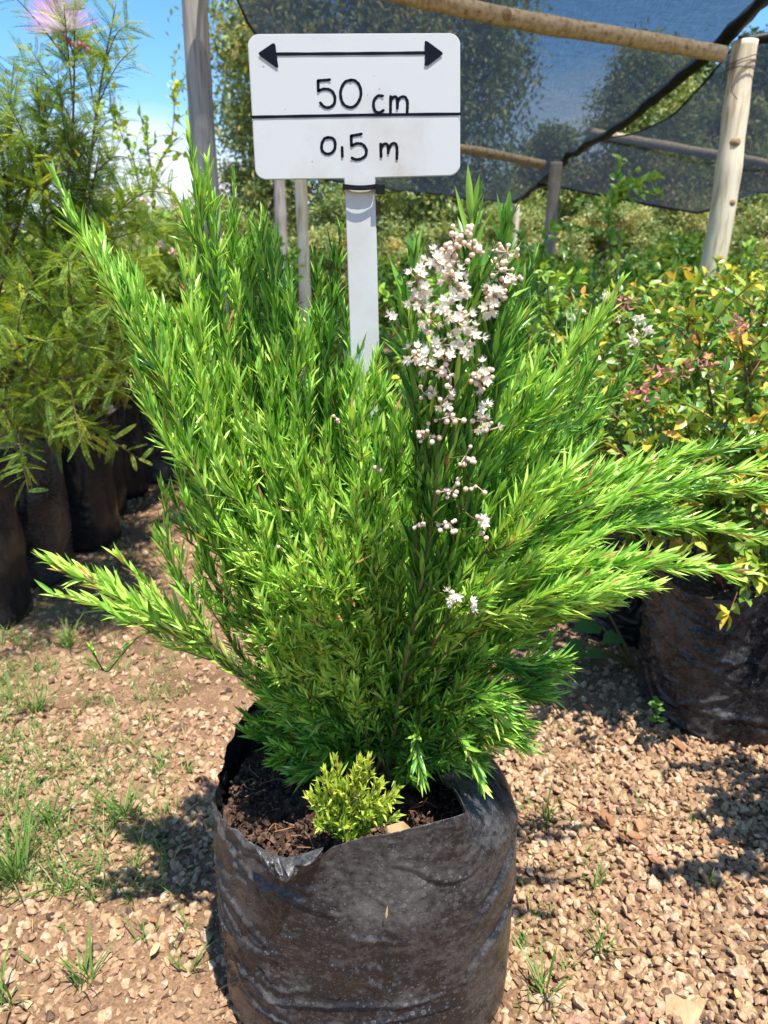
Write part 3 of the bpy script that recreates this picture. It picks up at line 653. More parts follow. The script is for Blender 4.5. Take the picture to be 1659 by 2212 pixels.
    # darker middle, low
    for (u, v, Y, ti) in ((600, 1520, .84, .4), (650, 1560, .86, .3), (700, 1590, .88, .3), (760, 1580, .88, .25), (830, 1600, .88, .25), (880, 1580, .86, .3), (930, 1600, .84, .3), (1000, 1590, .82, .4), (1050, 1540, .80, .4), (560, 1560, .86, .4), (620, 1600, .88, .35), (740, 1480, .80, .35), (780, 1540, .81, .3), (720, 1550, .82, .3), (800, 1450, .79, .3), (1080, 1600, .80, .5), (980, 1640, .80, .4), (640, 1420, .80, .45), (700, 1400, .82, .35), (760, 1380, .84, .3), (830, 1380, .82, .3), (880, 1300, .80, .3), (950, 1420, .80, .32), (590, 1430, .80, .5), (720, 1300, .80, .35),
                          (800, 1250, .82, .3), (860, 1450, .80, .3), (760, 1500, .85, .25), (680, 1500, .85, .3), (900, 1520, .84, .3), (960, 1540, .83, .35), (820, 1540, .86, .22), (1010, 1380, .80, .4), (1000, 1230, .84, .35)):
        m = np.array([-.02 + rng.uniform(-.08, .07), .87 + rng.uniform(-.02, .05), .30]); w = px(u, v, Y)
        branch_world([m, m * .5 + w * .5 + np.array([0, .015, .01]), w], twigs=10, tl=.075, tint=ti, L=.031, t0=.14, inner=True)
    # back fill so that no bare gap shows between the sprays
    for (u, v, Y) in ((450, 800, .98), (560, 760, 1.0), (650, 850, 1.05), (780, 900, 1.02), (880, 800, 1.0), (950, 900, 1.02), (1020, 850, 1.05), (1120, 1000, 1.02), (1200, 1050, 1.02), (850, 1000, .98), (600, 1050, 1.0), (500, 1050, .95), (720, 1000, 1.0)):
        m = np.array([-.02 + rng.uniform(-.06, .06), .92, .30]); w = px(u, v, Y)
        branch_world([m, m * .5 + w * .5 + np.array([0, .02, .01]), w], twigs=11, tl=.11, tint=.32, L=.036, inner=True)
    for (u, v, Y, ti) in ((560, 620, .92, .4), (600, 720, .92, .45), (660, 680, .95, .35), (700, 780, .93, .4), (740, 640, .97, .25), (500, 560, .90, .5), (460, 900, .82, .55), (330, 900, .80, .5), (400, 1020, .79, .5), (430, 1220, .78, .55), (480, 1320, .79, .55), (1100, 700, .93, .4), (1150, 740, .92, .45), (1210, 800, .90, .55), (1040, 800, .90, .35), (1000, 900, .86, .35), (900, 960, .82, .4), (880, 1240, .78, .35), (1080, 1280, .76, .55), (1180, 1340, .76, .5), (1300, 1150, .82, .5), (1080, 900, .84, .6), (1150, 980, .82, .65), (1130, 820, .88, .55), (1200, 940, .86, .6), (1260, 850, .86, .65), (1100, 1080, .80, .6), (1180, 1080, .82, .55), (1280, 1000, .86, .5), (1060, 1180, .78, .6), (1150, 1210, .76, .65), (1240, 1160, .80, .6), (1030, 1080, .82, .45), (960, 1180, .84, .4),
                          (300, 830, .82, .55), (380, 870, .82, .55), (420, 800, .84, .55), (350, 700, .82, .6), (470, 720, .86, .55), (540, 700, .88, .55), (560, 800, .84, .6), (640, 930, .78, .6), (430, 930, .80, .6), (740, 830, .84, .55), (800, 820, .80, .55), (520, 1200, .74, .65), (450, 1120, .76, .55)):
        m = np.array([-.02 + rng.uniform(-.07, .06), .87, .30]); w = px(u, v, Y)
        branch_world([m, m * .5 + w * .5 + np.array([0, .02, .01]), w], twigs=13, tl=.10, tint=ti, L=.030, inner=True)
    for (u, v, Y, ti) in ((768, 800, .80, .55), (815, 800, .80, .55), (795, 850, .78, .5), (780, 900, .77, .6), (810, 930, .77, .5), (750, 880, .78, .55), (790, 980, .75, .55), (830, 860, .79, .45), (770, 1020, .74, .6), (800, 1060, .74, .55)):
        w = px(u, v, Y); m = np.array([-.02 + rng.uniform(-.05, .04), .85, .30])
        branch_world([m, m * .5 + w * .5 + np.array([0, .01, .01]), w], twigs=10, tl=.085, tint=ti, L=.033)
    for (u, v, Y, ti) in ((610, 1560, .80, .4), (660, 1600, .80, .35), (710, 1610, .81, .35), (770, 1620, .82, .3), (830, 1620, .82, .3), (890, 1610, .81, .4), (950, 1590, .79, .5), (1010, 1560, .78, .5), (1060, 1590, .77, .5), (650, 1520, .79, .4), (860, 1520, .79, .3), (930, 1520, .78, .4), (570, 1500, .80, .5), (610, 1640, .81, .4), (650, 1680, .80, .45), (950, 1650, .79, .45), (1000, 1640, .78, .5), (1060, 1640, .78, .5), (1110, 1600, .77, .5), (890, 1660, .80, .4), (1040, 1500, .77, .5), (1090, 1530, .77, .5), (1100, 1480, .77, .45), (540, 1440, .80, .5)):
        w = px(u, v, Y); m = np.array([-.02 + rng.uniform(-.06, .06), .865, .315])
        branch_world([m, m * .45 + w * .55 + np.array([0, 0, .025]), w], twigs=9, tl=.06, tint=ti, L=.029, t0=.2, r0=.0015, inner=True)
    # the pale young sprig at the front
    for (u, v, ti) in ((700, 1665, .7), (800, 1635, .8), (845, 1730, .5), (745, 1690, .6), (770, 1665, .9), (682, 1700, .4), (800, 1760, .5), (715, 1740, .6), (755, 1825, .2), (820, 1690, .8), (725, 1640, .8), (865, 1700, .9), (672, 1720, .8), (850, 1770, .7), (780, 1640, .9), (690, 1770, .6)):
        m = px(742, 1808, .715); m[2] = .325; w = px(u, v, .70)
        branch_world([m, m * .5 + w * .5 + np.array([0, .006, .002]), w], twigs=6, tl=.030, tint=ti, L=.020, W=.0038, dens=320, r0=.0011, mat='needle_young', t0=.15)
    # flowering branch
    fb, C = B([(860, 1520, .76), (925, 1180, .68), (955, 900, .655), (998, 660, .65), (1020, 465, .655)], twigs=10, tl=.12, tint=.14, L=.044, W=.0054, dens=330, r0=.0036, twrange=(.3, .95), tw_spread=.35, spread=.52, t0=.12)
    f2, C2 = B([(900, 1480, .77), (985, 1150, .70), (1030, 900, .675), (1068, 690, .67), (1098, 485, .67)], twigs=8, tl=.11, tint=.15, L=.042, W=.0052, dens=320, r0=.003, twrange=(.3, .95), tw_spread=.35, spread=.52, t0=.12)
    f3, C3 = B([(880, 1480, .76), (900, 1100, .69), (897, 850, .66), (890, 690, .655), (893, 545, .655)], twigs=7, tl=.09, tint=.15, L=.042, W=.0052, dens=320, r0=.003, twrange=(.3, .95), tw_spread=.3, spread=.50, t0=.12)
    CURVES = {fb.name: [C], f2.name: [C2], f3.name: [C3]}
    def blooms(par, c, nf, nb, rad, bud_r=.0022):
        G = Geo()
        for k in range(nf):
            d = unit(rng.normal(size=3) + np.array([.1, -1.1, .35])); o = c + d * rad * rng.uniform(.6, 1.3)
            a = unit(np.cross(d, rng.normal(size=3))); b_ = np.cross(d, a); n = 5; an = np.arange(n) * 2 * np.pi / n + rng.uniform(0, 6)
            D = np.cos(an)[:, None] * a + np.sin(an)[:, None] * b_ + d * rng.uniform(.1, .6)
            leaves(G, np.repeat(o[None], n, 0), D, np.repeat(-d[None], n, 0), rng.uniform(.0042, .0061), .0030, rng.uniform(.3, 1, n), curl=-.25, fold=.1)
            m = 10; D2 = unit(d + .55 * rng.normal(size=(m, 3)))
            flakes(G, np.repeat(o[None], m, 0), D2, rand_unit(m), rng.uniform(.005, .008, m), .0005, 1.0)
            tube(G, np.array([c + (o - c) * .1, o]), .0005, 4, tint=.2, mat=1)
        for k in range(nb):
            d = unit(rng.normal(size=3) + np.array([0, -.8, .2])); o = c + d * rad * rng.uniform(.6, 1.25); s = bud_r * rng.uniform(.75, 1.2)
            v, f = BUD; G.add(v * s + o, [f], rng.uniform(0, 1), 1); tube(G, np.array([c, o]), .0004, 4, tint=.3, mat=1)
        for Cc in CURVES[par.name]:
            i = int(np.argmin(np.linalg.norm(Cc - c, axis=1) + .4 * np.abs(Cc[:, 2] - c[2] + .012)))
            if np.linalg.norm(Cc[i] - c) > .055: tube(G, spline([c + np.array([.004, .03, -.035]), c + np.array([.003, .012, -.018]), c], 8), np.linspace(.0009, .0006, 8), 5, mat=2); continue
            tube(G, spline([Cc[i], (Cc[i] + c) / 2 + np.array([0, 0, -.003]), c], 8), np.linspace(.0009, .0006, 8), 5, mat=2)
        ob = G.build("flower_cluster", [M['petal'], M['bud'], M['stem_green']], par)
    for (u, v, Y, nf, nb, rad, par) in ((1000, 505, .625, 0, 12, .010, fb), (985, 540, .62, 0, 14, .012, fb), (1020, 545, .625, 1, 10, .010, fb), (945, 575, .62, 9, 2, .012, fb), (975, 600, .615, 8, 7, .013, fb), (902, 606, .62, 9, 2, .011, f3), (915, 625, .62, 6, 1, .010, f3),
            (990, 625, .62, 5, 5, .010, fb), (1095, 545, .64, 0, 12, .010, f2), (1085, 585, .64, 1, 14, .012, f2), (1110, 600, .645, 0, 5, .008, f2), (1065, 640, .635, 10, 3, .013, f2), (1055, 665, .635, 7, 2, .011, f2), (1090, 625, .64, 4, 4, .010, f2),
            (905, 660, .62, 5, 5, .011, f3), (925, 690, .62, 5, 5, .011, fb), (965, 670, .61, 9, 2, .013, fb), (985, 695, .61, 10, 1, .013, fb), (1015, 730, .615, 9, 3, .012, fb), (1000, 760, .615, 6, 2, .011, fb), (950, 745, .61, 5, 1, .010, fb),
            (895, 765, .62, 8, 2, .013, f3), (920, 785, .615, 6, 3, .012, f3), (960, 780, .61, 7, 2, .012, fb), (940, 800, .61, 1, 5, .010, fb), (975, 815, .61, 0, 5, .010, fb), (1035, 825, .63, 6, 6, .013, f2), (1045, 810, .63, 3, 5, .012, f2), (955, 868, .61, 5, 1, .010, fb),
            (915, 850, .62, 0, 6, .012, f3), (970, 900, .61, 0, 8, .014, fb), (1040, 885, .63, 4, 0, .008, f2), (1040, 910, .63, 5, 2, .009, f2), (925, 940, .62, 0, 10, .011, f3), (1055, 930, .635, 1, 4, .009, f2), (1005, 985, .62, 0, 7, .011, fb), (975, 1060, .625, 0, 9, .013, fb), (1030, 1050, .635, 0, 4, .010, f2),
            (905, 1130, .64, 0, 4, .008, f3), (970, 1130, .63, 0, 8, .012, fb), (1040, 1125, .64, 3, 3, .008, f2), (1045, 1160, .64, 0, 4, .006, f2), (978, 1290, .66, 7, 1, .009, fb), (1015, 1300, .665, 4, 1, .008, fb), (850, 690, .62, 2, 0, .006, f3), (730, 905, .71, 0, 3, .005, f3), (765, 955, .70, 0, 3, .006, f3), (605, 1183, .66, 0, 1, .003, f3), (820, 1020, .72, 0, 3, .006, f3)):
        blooms(par, px(u, v, Y + .012), nf, nb, rad * .92)
def branch_world(P, twigs=8, tl=.08, tint=.5, L=.035, W=.0034, dens=420, r0=.0022, mat='needle', t0=.25, inner=False):
    C = spline(P, 30); S, G = (INNER if inner else (Geo(), Geo())); tube(S, C, np.linspace(r0, .0008, 30), 5)
    leafy(G, C, L, W, dens, .6, tint, t0=t0); T = tangents(C)
    for k in range(twigs):
        f = .3 + .63 * (k + rng.uniform()) / twigs; i = int(f * 29); t = T[i]; rad = unit(np.cross(t, rng.normal(size=3)))
        a = .68 * rng.uniform(.4, 1.35); d = unit(t * math.cos(a) + rad * math.sin(a)); l = tl * rng.uniform(.6, 1.25) * min(1.1, max(.3, 2.2 * (1 - f)))
        e = unit(d * .5 + t + np.array([0, 0, .2])); tw = spline([C[i], C[i] + d * l * .5, C[i] + d * l * .5 + e * l * .5], 10)
        tube(S, tw, np.linspace(.0011, .0006, 10), 4); leafy(G, tw, L * rng.uniform(.8, 1.05), W, dens, .55, np.clip(tint + rng.normal(0, .08), .1, .92), t0=.08)
    if inner: return None, C
    b = S.build("branch", M['stem_green'], shrub); G.build("leaves", M[mat], b)
    return b, C
def ico(sub):
    bm = bmesh.new(); bmesh.ops.create_icosphere(bm, subdivisions=sub, radius=1); bm.verts.index_update()
    r = (np.array([v.co[:] for v in bm.verts]), np.array([[v.index for v in f.verts] for f in bm.faces])); bm.free(); return r
BUD = ico(2)
INNER = (Geo(), Geo())
build_shrub()
ib = INNER[0].build("inner_twigs", M['stem_green'], shrub); ib["kind"] = 'stuff'
il = INNER[1].build("leaves", M['needle'], ib); il["kind"] = 'stuff'
print('branches', sum(1 for o in col.objects if o.parent == shrub))
settle(shrub)

# ------------------------------------------------------------------ the measuring sign
SY = .845
def c2(x, y): return 488 + x * .32685, y * .32685          # sign tracing grid -> photograph
def sp_(x, y, Y=SY): return px(*c2(x, y), Y)
def build_sign():
    root = empty("measuring_sign", "white hand lettered board reading 50 cm and 0,5 m on a stake", "sign", (-.03, SY, .3))
    def arc(cx, cy, r, a0, a1, n=9): return [(cx + r * math.cos(R(a)), cy + r * math.sin(R(a))) for a in np.linspace(a0, a1, n)]
    r = 74
    out = arc(150 + r, 232 + r, r, 180, 270) + arc(1546 - r, 226 + r, r, 270, 360) + arc(1546 - r, 1164 - r, r, 0, 90) + [(990, 1178)] + [(985, 1230), (975, 1258), (940, 1272), (885, 1278), (835, 1272), (797, 1256), (785, 1225)] + [(781, 1184)] + arc(196 + r, 1190 - r, r, 90, 180)
    out = np.array([sp_(*p) for p in out])
    def slab(pts, thick, name, mat, bev=.0008):
        bm = bmesh.new(); vs_ = [bm.verts.new(p) for p in pts]; f = bm.faces.new(vs_); f.normal_update()
        if f.normal.y > 0: f.normal_flip()
        e = bmesh.ops.extrude_face_region(bm, geom=[f]); bmesh.ops.translate(bm, verts=[v for v in e['geom'] if isinstance(v, bmesh.types.BMVert)], vec=(0, -thick, 0))
        bmesh.ops.recalc_face_normals(bm, faces=bm.faces)
        ed = [x for x in bm.edges if len(x.link_faces) == 2 and x.calc_face_angle(0) > 1.0]
        bmesh.ops.bevel(bm, geom=ed, offset=bev, segments=2, affect='EDGES', clamp_overlap=True)
        me = bpy.data.meshes.new(name); bm.to_mesh(me); bm.free(); me.materials.append(mat)
        o = bpy.data.objects.new(name, me); col.objects.link(o); o.parent = root; return o
    board = slab(out, .004, "board", M['sign'])
    YF = SY - .0045
    # the stake stands behind the board's tab
    def sk(u, v): return px(u, v, SY + .006)
    slab(np.array([sk(744.5, 380), sk(809, 380), sk(813, 488), sk(820, 790), px(830, 1670, SY + .006), px(775, 1670, SY + .006), sk(759, 790), sk(748.5, 488)]), .005, "stake", M['sign'], .0006)
    # cable tie: a flat strap round tab and stake with its lock
    G = Geo()
    def box(x0, x1, y0, y1, Ya, Yb):
        a = [sp_(x0, y1, Ya), sp_(x1, y1, Ya), sp_(x1, y0, Ya), sp_(x0, y0, Ya)]; b_ = [p + np.array([0, Yb - Ya, 0]) for p in a]
        G.add(np.array(a + b_), [np.array([[0, 1, 2, 3], [7, 6, 5, 4], [0, 4, 5, 1], [1, 5, 6, 2], [2, 6, 7, 3], [3, 7, 4, 0]])])
    n = 24; V = []
    for t in np.linspace(0, 1, n):
        x = 775 + (1000 - 775) * t; yy = 1232 + 10 * math.sin(math.pi * t) ; Ya = SY - .0062 - .002 * math.sin(math.pi * t)
        for dy, dY in ((-17, 0), (17, 0), (17, .0012), (-17, .0012)): V.append(sp_(x, yy + dy, Ya + dY))
    i = np.arange(n - 1)[:, None]; j = np.arange(4)[None, :]
    G.add(np.array(V), [np.stack([i * 4 + j, i * 4 + (j + 1) % 4, (i + 1) * 4 + (j + 1) % 4, (i + 1) * 4 + j], -1).reshape(-1, 4)])
    box(771, 781, 1214, 1250, SY - .006, SY + .008); box(993, 1003, 1216, 1252, SY - .006, SY + .008); box(773, 1001, 1216, 1250, SY + .0075, SY + .0090)
    tie = G.build("cable_tie", M['black_plastic'], root, smooth=False)
    G = Geo(); box(988, 1050, 1220, 1278, SY - .0085, SY + .001); G.build("tie_lock", M['black_plastic'], tie, smooth=False)
    # marker strokes
    def stroke(G, pts, w, n=None, closed=False):
        pts = np.array(pts, float)
        P = spline(pts, n or max(8, len(pts) * 6)) if len(pts) > 2 else np.array(pts)
        if len(pts) == 2: P = pts[0] + (pts[1] - pts[0]) * np.linspace(0, 1, 14)[:, None]
        T = unit(np.gradient(P, axis=0)); Nn = np.stack([-T[:, 1], T[:, 0]], 1)
        ww = w * .5 * (1 + .08 * np.sin(np.arange(len(P)) * 1.3))[:, None]
        Lf, Rt = P + Nn * ww, P - Nn * ww
        V = [sp_(*p, YF) for p in Lf] + [sp_(*p, YF) for p in Rt]; k = len(P)
        i = np.arange(k - 1)
        fs = [np.stack([i, i + 1, k + i + 1, k + i], 1)]
        G.add(np.array(V), fs)
        for e in (P[0], P[-1]):          # round ends
            an = np.linspace(0, 2 * np.pi, 14, endpoint=False)
            G.add(np.array([sp_(e[0] + w * .5 * math.cos(a), e[1] + w * .5 * math.sin(a), YF - .0003) for a in an]), [np.arange(14)[None, :]])
    G = Geo()
    stroke(G, [(335, 357), (830, 354), (1330, 349)], 21)
    def poly(G, pts): G.add(np.array([sp_(*p, YF - .0005) for p in pts]), [np.arange(len(pts))[None, :]])
    poly(G, [(214, 355), (222, 345), (305, 288), (320, 286), (328, 300), (333, 350), (346, 440), (343, 449), (330, 445), (222, 366)])
    poly(G, [(1434, 352), (1430, 362), (1338, 432), (1322, 436), (1311, 428), (1317, 400), (1315, 330), (1313, 280), (1318, 270), (1332, 273), (1428, 344)])
    G.build("double_arrow", M['ink'], board, smooth=False)
    G = Geo(); stroke(G, [(176, 774), (600, 766), (1000, 759), (1546, 753)], 20); G.build("dividing_line", M['ink'], board, smooth=False)
    G = Geo(); w = 19
    stroke(G, [(686, 527), (610, 533)], w); stroke(G, [(609, 533), (611, 600)], w)
    stroke(G, [(611, 600), (650, 588), (695, 598), (720, 640), (715, 685), (685, 709), (650, 706), (624, 680)], w)
    stroke(G, [(826, 529), (790, 540), (764, 580), (758, 630), (775, 685), (815, 709), (852, 700), (882, 660), (893, 610), (880, 560), (852, 533), (826, 529), (822, 530)], w)
    stroke(G, [(1036, 634), (1005, 634), (980, 662), (976, 700), (988, 735), (1015, 744), (1040, 730)], w)
    stroke(G, [(1089, 638), (1088, 740)], w); stroke(G, [(1090, 660), (1110, 640), (1128, 645), (1134, 680), (1133, 715)], w); stroke(G, [(1134, 672), (1152, 645), (1180, 640), (1198, 665), (1200, 700), (1198, 742)], w)
    G.build("lettering", M['ink'], board, smooth=False)
    G = Geo()
    stroke(G, [(676, 908), (650, 918), (633, 955), (637, 995), (662, 1016), (695, 1012), (718, 985), (722, 945), (708, 916), (676, 908), (670, 909)], w)
    stroke(G, [(768, 974), (770, 1034)], 18)
    stroke(G, [(895, 886), (828, 898)], w); stroke(G, [(828, 898), (830, 956)], w)
    stroke(G, [(832, 962), (868, 948), (905, 956), (928, 990), (922, 1028), (890, 1050), (858, 1054), (833, 1044)], w)
    stroke(G, [(1023, 952), (1026, 1034)], w); stroke(G, [(1026, 975), (1046, 952), (1066, 955), (1074, 985), (1073, 1010)], w); stroke(G, [(1075, 985), (1096, 952), (1120, 950), (1131, 980), (1130, 1048)], w)
    G.build("lettering", M['ink'], board, smooth=False)
    settle(root)
build_sign()

# ------------------------------------------------------------------ posts, beams and shade nets
def pole(name, label, cat, a, b, r, mat, group=None, knots=0, wob=.012, seed=0, taper=.9):
    a, b = np.array(a, float), np.array(b, float); n = 90
    t = np.linspace(0, 1, n)[:, None]; ln = np.linalg.norm(b - a)
    W = np.array([[mnoise.noise(Vector((seed + k * 3.1, x * ln * 1.1, 0))) for k in range(3)] for x in t[:, 0]]) * wob
    P = a + (b - a) * t + W
    rad = r * (1 - (1 - taper) * t[:, 0]) * np.array([1 + .10 * mnoise.noise(Vector((seed, x * ln * 3, 7))) + .06 * mnoise.noise(Vector((seed, x * ln * 9, 3))) for x in t[:, 0]])
    G = Geo(); tube(G, P - a, rad, 18)
    o = G.build(name, M[mat]); o.location = a; tag(o, label, cat, group)
    rr = np.random.default_rng(int(seed * 10) + 3)
    for k in range(knots):
        i = int(n * (.25 + .6 * (k + .5) / knots)); T = tangents(P)[i]
        d = unit(np.cross(T, np.cross(np.array([rr.uniform(-.7, .7), -1, 0.]), T)))
        v, f = ico(2); v = v * np.array([.6, .6, .9]) * r * rr.uniform(.45, .9) * np.array([1.2, 1.2, .8]); G = Geo(); G.add(v + P[i] - a + d * rad[i] * .66, [f]); G.build("knot", M['knot'], o)
    return o
GP, GB = "posts of the shade house", "poles carrying the shade net"
pole("wooden_post", "grey weathered post rising left of the white sign board", "post", (-.69, 3.05, 0), (-.685, 3.0, 2.15), .050, 'wood_grey', GP, knots=1, seed=1)
pole("wooden_post", "thin grey post seen below the left half of the sign", "post", (-.84, 6.25, 0), (-.83, 6.2, 2.2), .050, 'wood_grey', GP, seed=2)
pole("wooden_post", "slim pale post standing beside the sign's stake", "post", (-.49, 4.65, 0), (-.49, 4.6, 1.98), .038, 'wood_pale', GP, seed=3)
pt = px(1604, 95, 3.62); pole("wooden_post", "thick pale peeled post with knots at the right, tied with wire", "post", (pt[0] - .02, 3.66, 0), (pt[0] + .015, 3.62, 2.0), .060, 'wood_pale', GP, knots=5, seed=4, wob=.045)
p2 = px(1201, 345, 6.9); pole("wooden_post", "cracked grey post under the far corner where the nets meet", "post", (p2[0], 6.9, 0), (p2[0], 6.9, 1.99), .060, 'wood_grey', GP, seed=5)
p3 = px(1116, 440, 10.3); pole("wooden_post", "small distant cream post just right of the blossom", "post", (p3[0], 10.3, 0), (p3[0], 10.3, 1.96), .050, 'wood_pale', GP, seed=6)
pole("roof_pole", "knotty brown pole slanting across the net above the sign", "pole", (-.75, 2.83, 2.06), px(1560, 118, 3.56), .036, 'wood_beam', GB, knots=3, seed=7, wob=.02)
pole("roof_pole", "thin tan pole emerging right of the sign at board height", "pole", (-.85, 6.15, 2.21), px(1178, 354, 6.92), .040, 'wood_beam', GB, seed=8, wob=.02)
pole("roof_pole", "long thin pale pole passing behind the thick peeled post", "pole", px(1279, 286, 6.17), px(1740, 368, 7.0), .036, 'wood_beam', GB, seed=9, wob=.02)

def net(label, fn, nu, nv, hem_edges):
    u = np.linspace(0, 1, nu); v = np.linspace(0, 1, nv)
    V = np.array([[fn(a, b) for b in v] for a in u])
    G = Geo(); i = np.arange(nu - 1)[:, None]; j = np.arange(nv - 1)[None, :]
    G.add(V.reshape(-1, 3), [np.stack([i * nv + j, i * nv + j + 1, (i + 1) * nv + j + 1, (i + 1) * nv + j], -1).reshape(-1, 4)])
    o = G.build("shade_net", M['net']); tag(o, label, "shade net", "shade nets of the shade house")
    for (e, r) in hem_edges:
        P = {'u0': V[0], 'u1': V[-1], 'v0': V[:, 0], 'v1': V[:, -1]}[e]
        q = np.array([r * (1 + .5 * mnoise.noise(Vector((k * .7, r * 100, 0)))) for k in range(len(P))])
        G = Geo(); tube(G, P, q, 8); G.build("hem", M['black_plastic'], o)
    return o
def net_a(a, b):                      # a: left to right, b: near to far
    yb = 8.3 + 2.0 * a; y = 2.35 + (yb - 2.35) * b; x = -.62 + (2.13 + .22 * b) * a
    s1 = 2.85 + .70 * a; s2 = 6.2 + .75 * a
    z1 = 2.125 - .09 * a; z2 = 2.26 - .21 * a
    z = np.interp(y, [s1 - .9, s1, s2, yb], [2.2, z1, z2, 2.0 - .03 * a])
    for y0, y1, dep in ((s1, s2, .15), (s2, yb, .13)):
        if y0 < y < y1: z -= dep * math.sin(math.pi * (y - y0) / (y1 - y0)) * (.35 + .65 * math.sin(math.pi * min(1, max(0, a))))
    z += .03 * mnoise.noise(Vector((x * 3 + y * 2.2, y * 1.2, 2))) + .02 * (1 - abs(mnoise.noise(Vector((x * 5 - y * 2.2, y * 1.3, 5))))) + .012 * mnoise.noise(Vector((x * 9 - y * 3, y * 2, 5)))
    return (x, y, z)
net("black shade net stretched overhead behind the sign, its rolled edge running to the posts", net_a, 60, 110, (('u0', .006), ('u1', .030), ('v1', .012)))
def net_b(a, b):
    y0, yb = 3.66 - .25 * a, 8.0 + 1.0 * a
    y = y0 + (yb - y0) * b; x = 1.58 + 3.4 * a + (.17 * math.sin(math.pi * min(1, b * 1.25)) if b < .8 else 0) * (1 - a)**3
    zb = np.interp(a, [0, .30, .56, .66, .74, 1], [1.95, 1.83, 1.72, 1.80, 1.95, 1.98])
    z = np.interp(b, [0, .58, 1], [2.03, 2.06, 0]) if b <= .58 else 2.06 + (zb - 2.06) * ((b - .58) / .42)
    z -= .10 * math.sin(math.pi * min(1, b / .58)) * (1 if b < .58 else 0)
    z -= .10 * math.sin(math.pi * a) * math.sin(math.pi * b)
    z += .02 * mnoise.noise(Vector((x * 2.5 + y, y * 1.4, 12)))
    return (x, y, z)
net("black shade net sagging behind the thick pale post at the right", net_b, 60, 80, (('u0', .006), ('v0', .02), ('v1', .014)))
def build_wire():
    c = px(1604, 130, 3.62); G = Geo()
    for k, zz in enumerate((.0, -.03, -.055)):
        an = np.linspace(0, 2 * np.pi, 30); tube(G, np.stack([c[0] + .064 * np.cos(an), 3.63 + .064 * np.sin(an), c[2] + zz + .02 * np.cos(an + k)], 1), .0022, 5, cap=False)
    tube(G, spline([px(1590, 130, 3.555), px(1580, 190, 3.55), px(1592, 215, 3.55)], 12), .002, 5)
    o = G.build("binding_wire", M['wire']); tag(o, "rusty wire wound round the top of the thick pale post", "wire")
build_wire()

# ------------------------------------------------------------------ feathery bushes of the left row
def frond_set(G, P, D, N, L, tint, W=.0085, pairs=20):
    """one feathery pinna each: a thin midrib with paired leaflets"""
    n = len(P); D = unit(D); S = unit(np.cross(D, N)); N2 = np.cross(S, D); L = np.broadcast_to(L, (n,))
    t = np.linspace(.06, 1, pairs); droop = .16
    for sgn in (-1, 1):
        pos = P[:, None, :] + D[:, None, :] * (L[:, None, None] * t[None, :, None]) - N2[:, None, :] * (droop * L[:, None, None] * (t**2)[None, :, None])
        w = W * (np.sin(np.pi * (t * .86 + .12)))**.6
        dd = unit(S[:, None, :] * sgn + D[:, None, :] * .55 - N2[:, None, :] * .12 + 0 * pos)
        pp = pos.reshape(-1, 3); d2 = dd.reshape(-1, 3); k = len(pp)
        nn = np.repeat(N2, pairs, 0) + .25 * rng.normal(size=(k, 3))
        ll = np.tile(w, n); ww = np.repeat(L, pairs) / pairs * .72
        flakes(G, pp, d2, nn, ll, ww, np.clip(np.repeat(tint, pairs) + .06 * rng.normal(size=k), 0, 1), fold=.05)
    V = np.stack([P + S * .0006, P - S * .0006, P + D * L[:, None] - N2 * droop * L[:, None]], 1).reshape(-1, 3)
    G.add(V, [np.arange(3 * n).reshape(-1, 3)], np.repeat(tint, 3))
def feathery_bush(label, x, y, z0, stems, fr_per_m=240, seed=0, fl=.062, tint=.45, extra=None):
    root = empty("feathery_bush", label, "bush", (x, y, z0), "feathery bushes of the left row")
    S, G = Geo(), Geo()
    for P in stems:
        C = spline(P, 40); tube(S, C, np.linspace(.0065, .0014, 40), 6)
        T = tangents(C); ln = np.linalg.norm(np.diff(C, axis=0), axis=1).sum()
        paths = [(C, .15)]
        for k in range(int(5 * ln / .6) + 2):
            i = int((.2 + .72 * rng.uniform()) * 39); d = unit(T[i] + .9 * rng.normal(size=3) * np.array([1, 1, .45]) + np.array([0, 0, .15])); l = rng.uniform(.12, .28)
            tw = spline([C[i], C[i] + d * l * .5 + np.array([0, 0, .01]), C[i] + d * l + np.array([0, 0, -.02])], 14); tube(S, tw, np.linspace(.0022, .0008, 14), 4); paths.append((tw, .05))
        for Q, t0 in paths:
            TT = tangents(Q); l = np.linalg.norm(np.diff(Q, axis=0), axis=1).sum(); n = max(4, int(l * (1 - t0) * fr_per_m))
            f = rng.uniform(t0, 1, n); ii = f * (len(Q) - 1); i0 = np.minimum(ii.astype(int), len(Q) - 2); w = (ii - i0)[:, None]
            pos = Q[i0] * (1 - w) + Q[i0 + 1] * w; tan = TT[i0]
            rad = unit(np.cross(tan, rng.normal(size=(n, 3))))
            D = unit(tan * .45 + rad * .9 + np.array([0, 0, .12])); N = unit(np.array([0, 0, 1.]) + .5 * rng.normal(size=(n, 3)))
            frond_set(G, pos, D, N, fl * rng.uniform(.6, 1.2, n), np.clip(tint + .2 * rng.normal(size=n), 0, 1))
    S.build("stem", M['stem_brown'], root); G.build("foliage", M['feather'], root)
    if extra: extra(root)
    settle(root); return root
def rnd_stems(x, y, z0, n, h, lean=(0, 0), spread=.22, rr=.05):
    out = []
    for k in range(n):
        b = np.array([x + rng.normal(0, rr * .6), y + rng.normal(0, rr * .6), z0]); hh = h * rng.uniform(.62, 1.05); a = rng.uniform(0, 6.283); s = spread * math.sqrt(rng.uniform(.05, 1))
        e = b + np.array([math.cos(a) * s * 1.3 + lean[0], math.sin(a) * s + lean[1], hh]); m = (b + e) / 2 + np.array([math.cos(a) * s * .35, math.sin(a) * s * .25, .03])
        out.append([b, m, e])
    return out
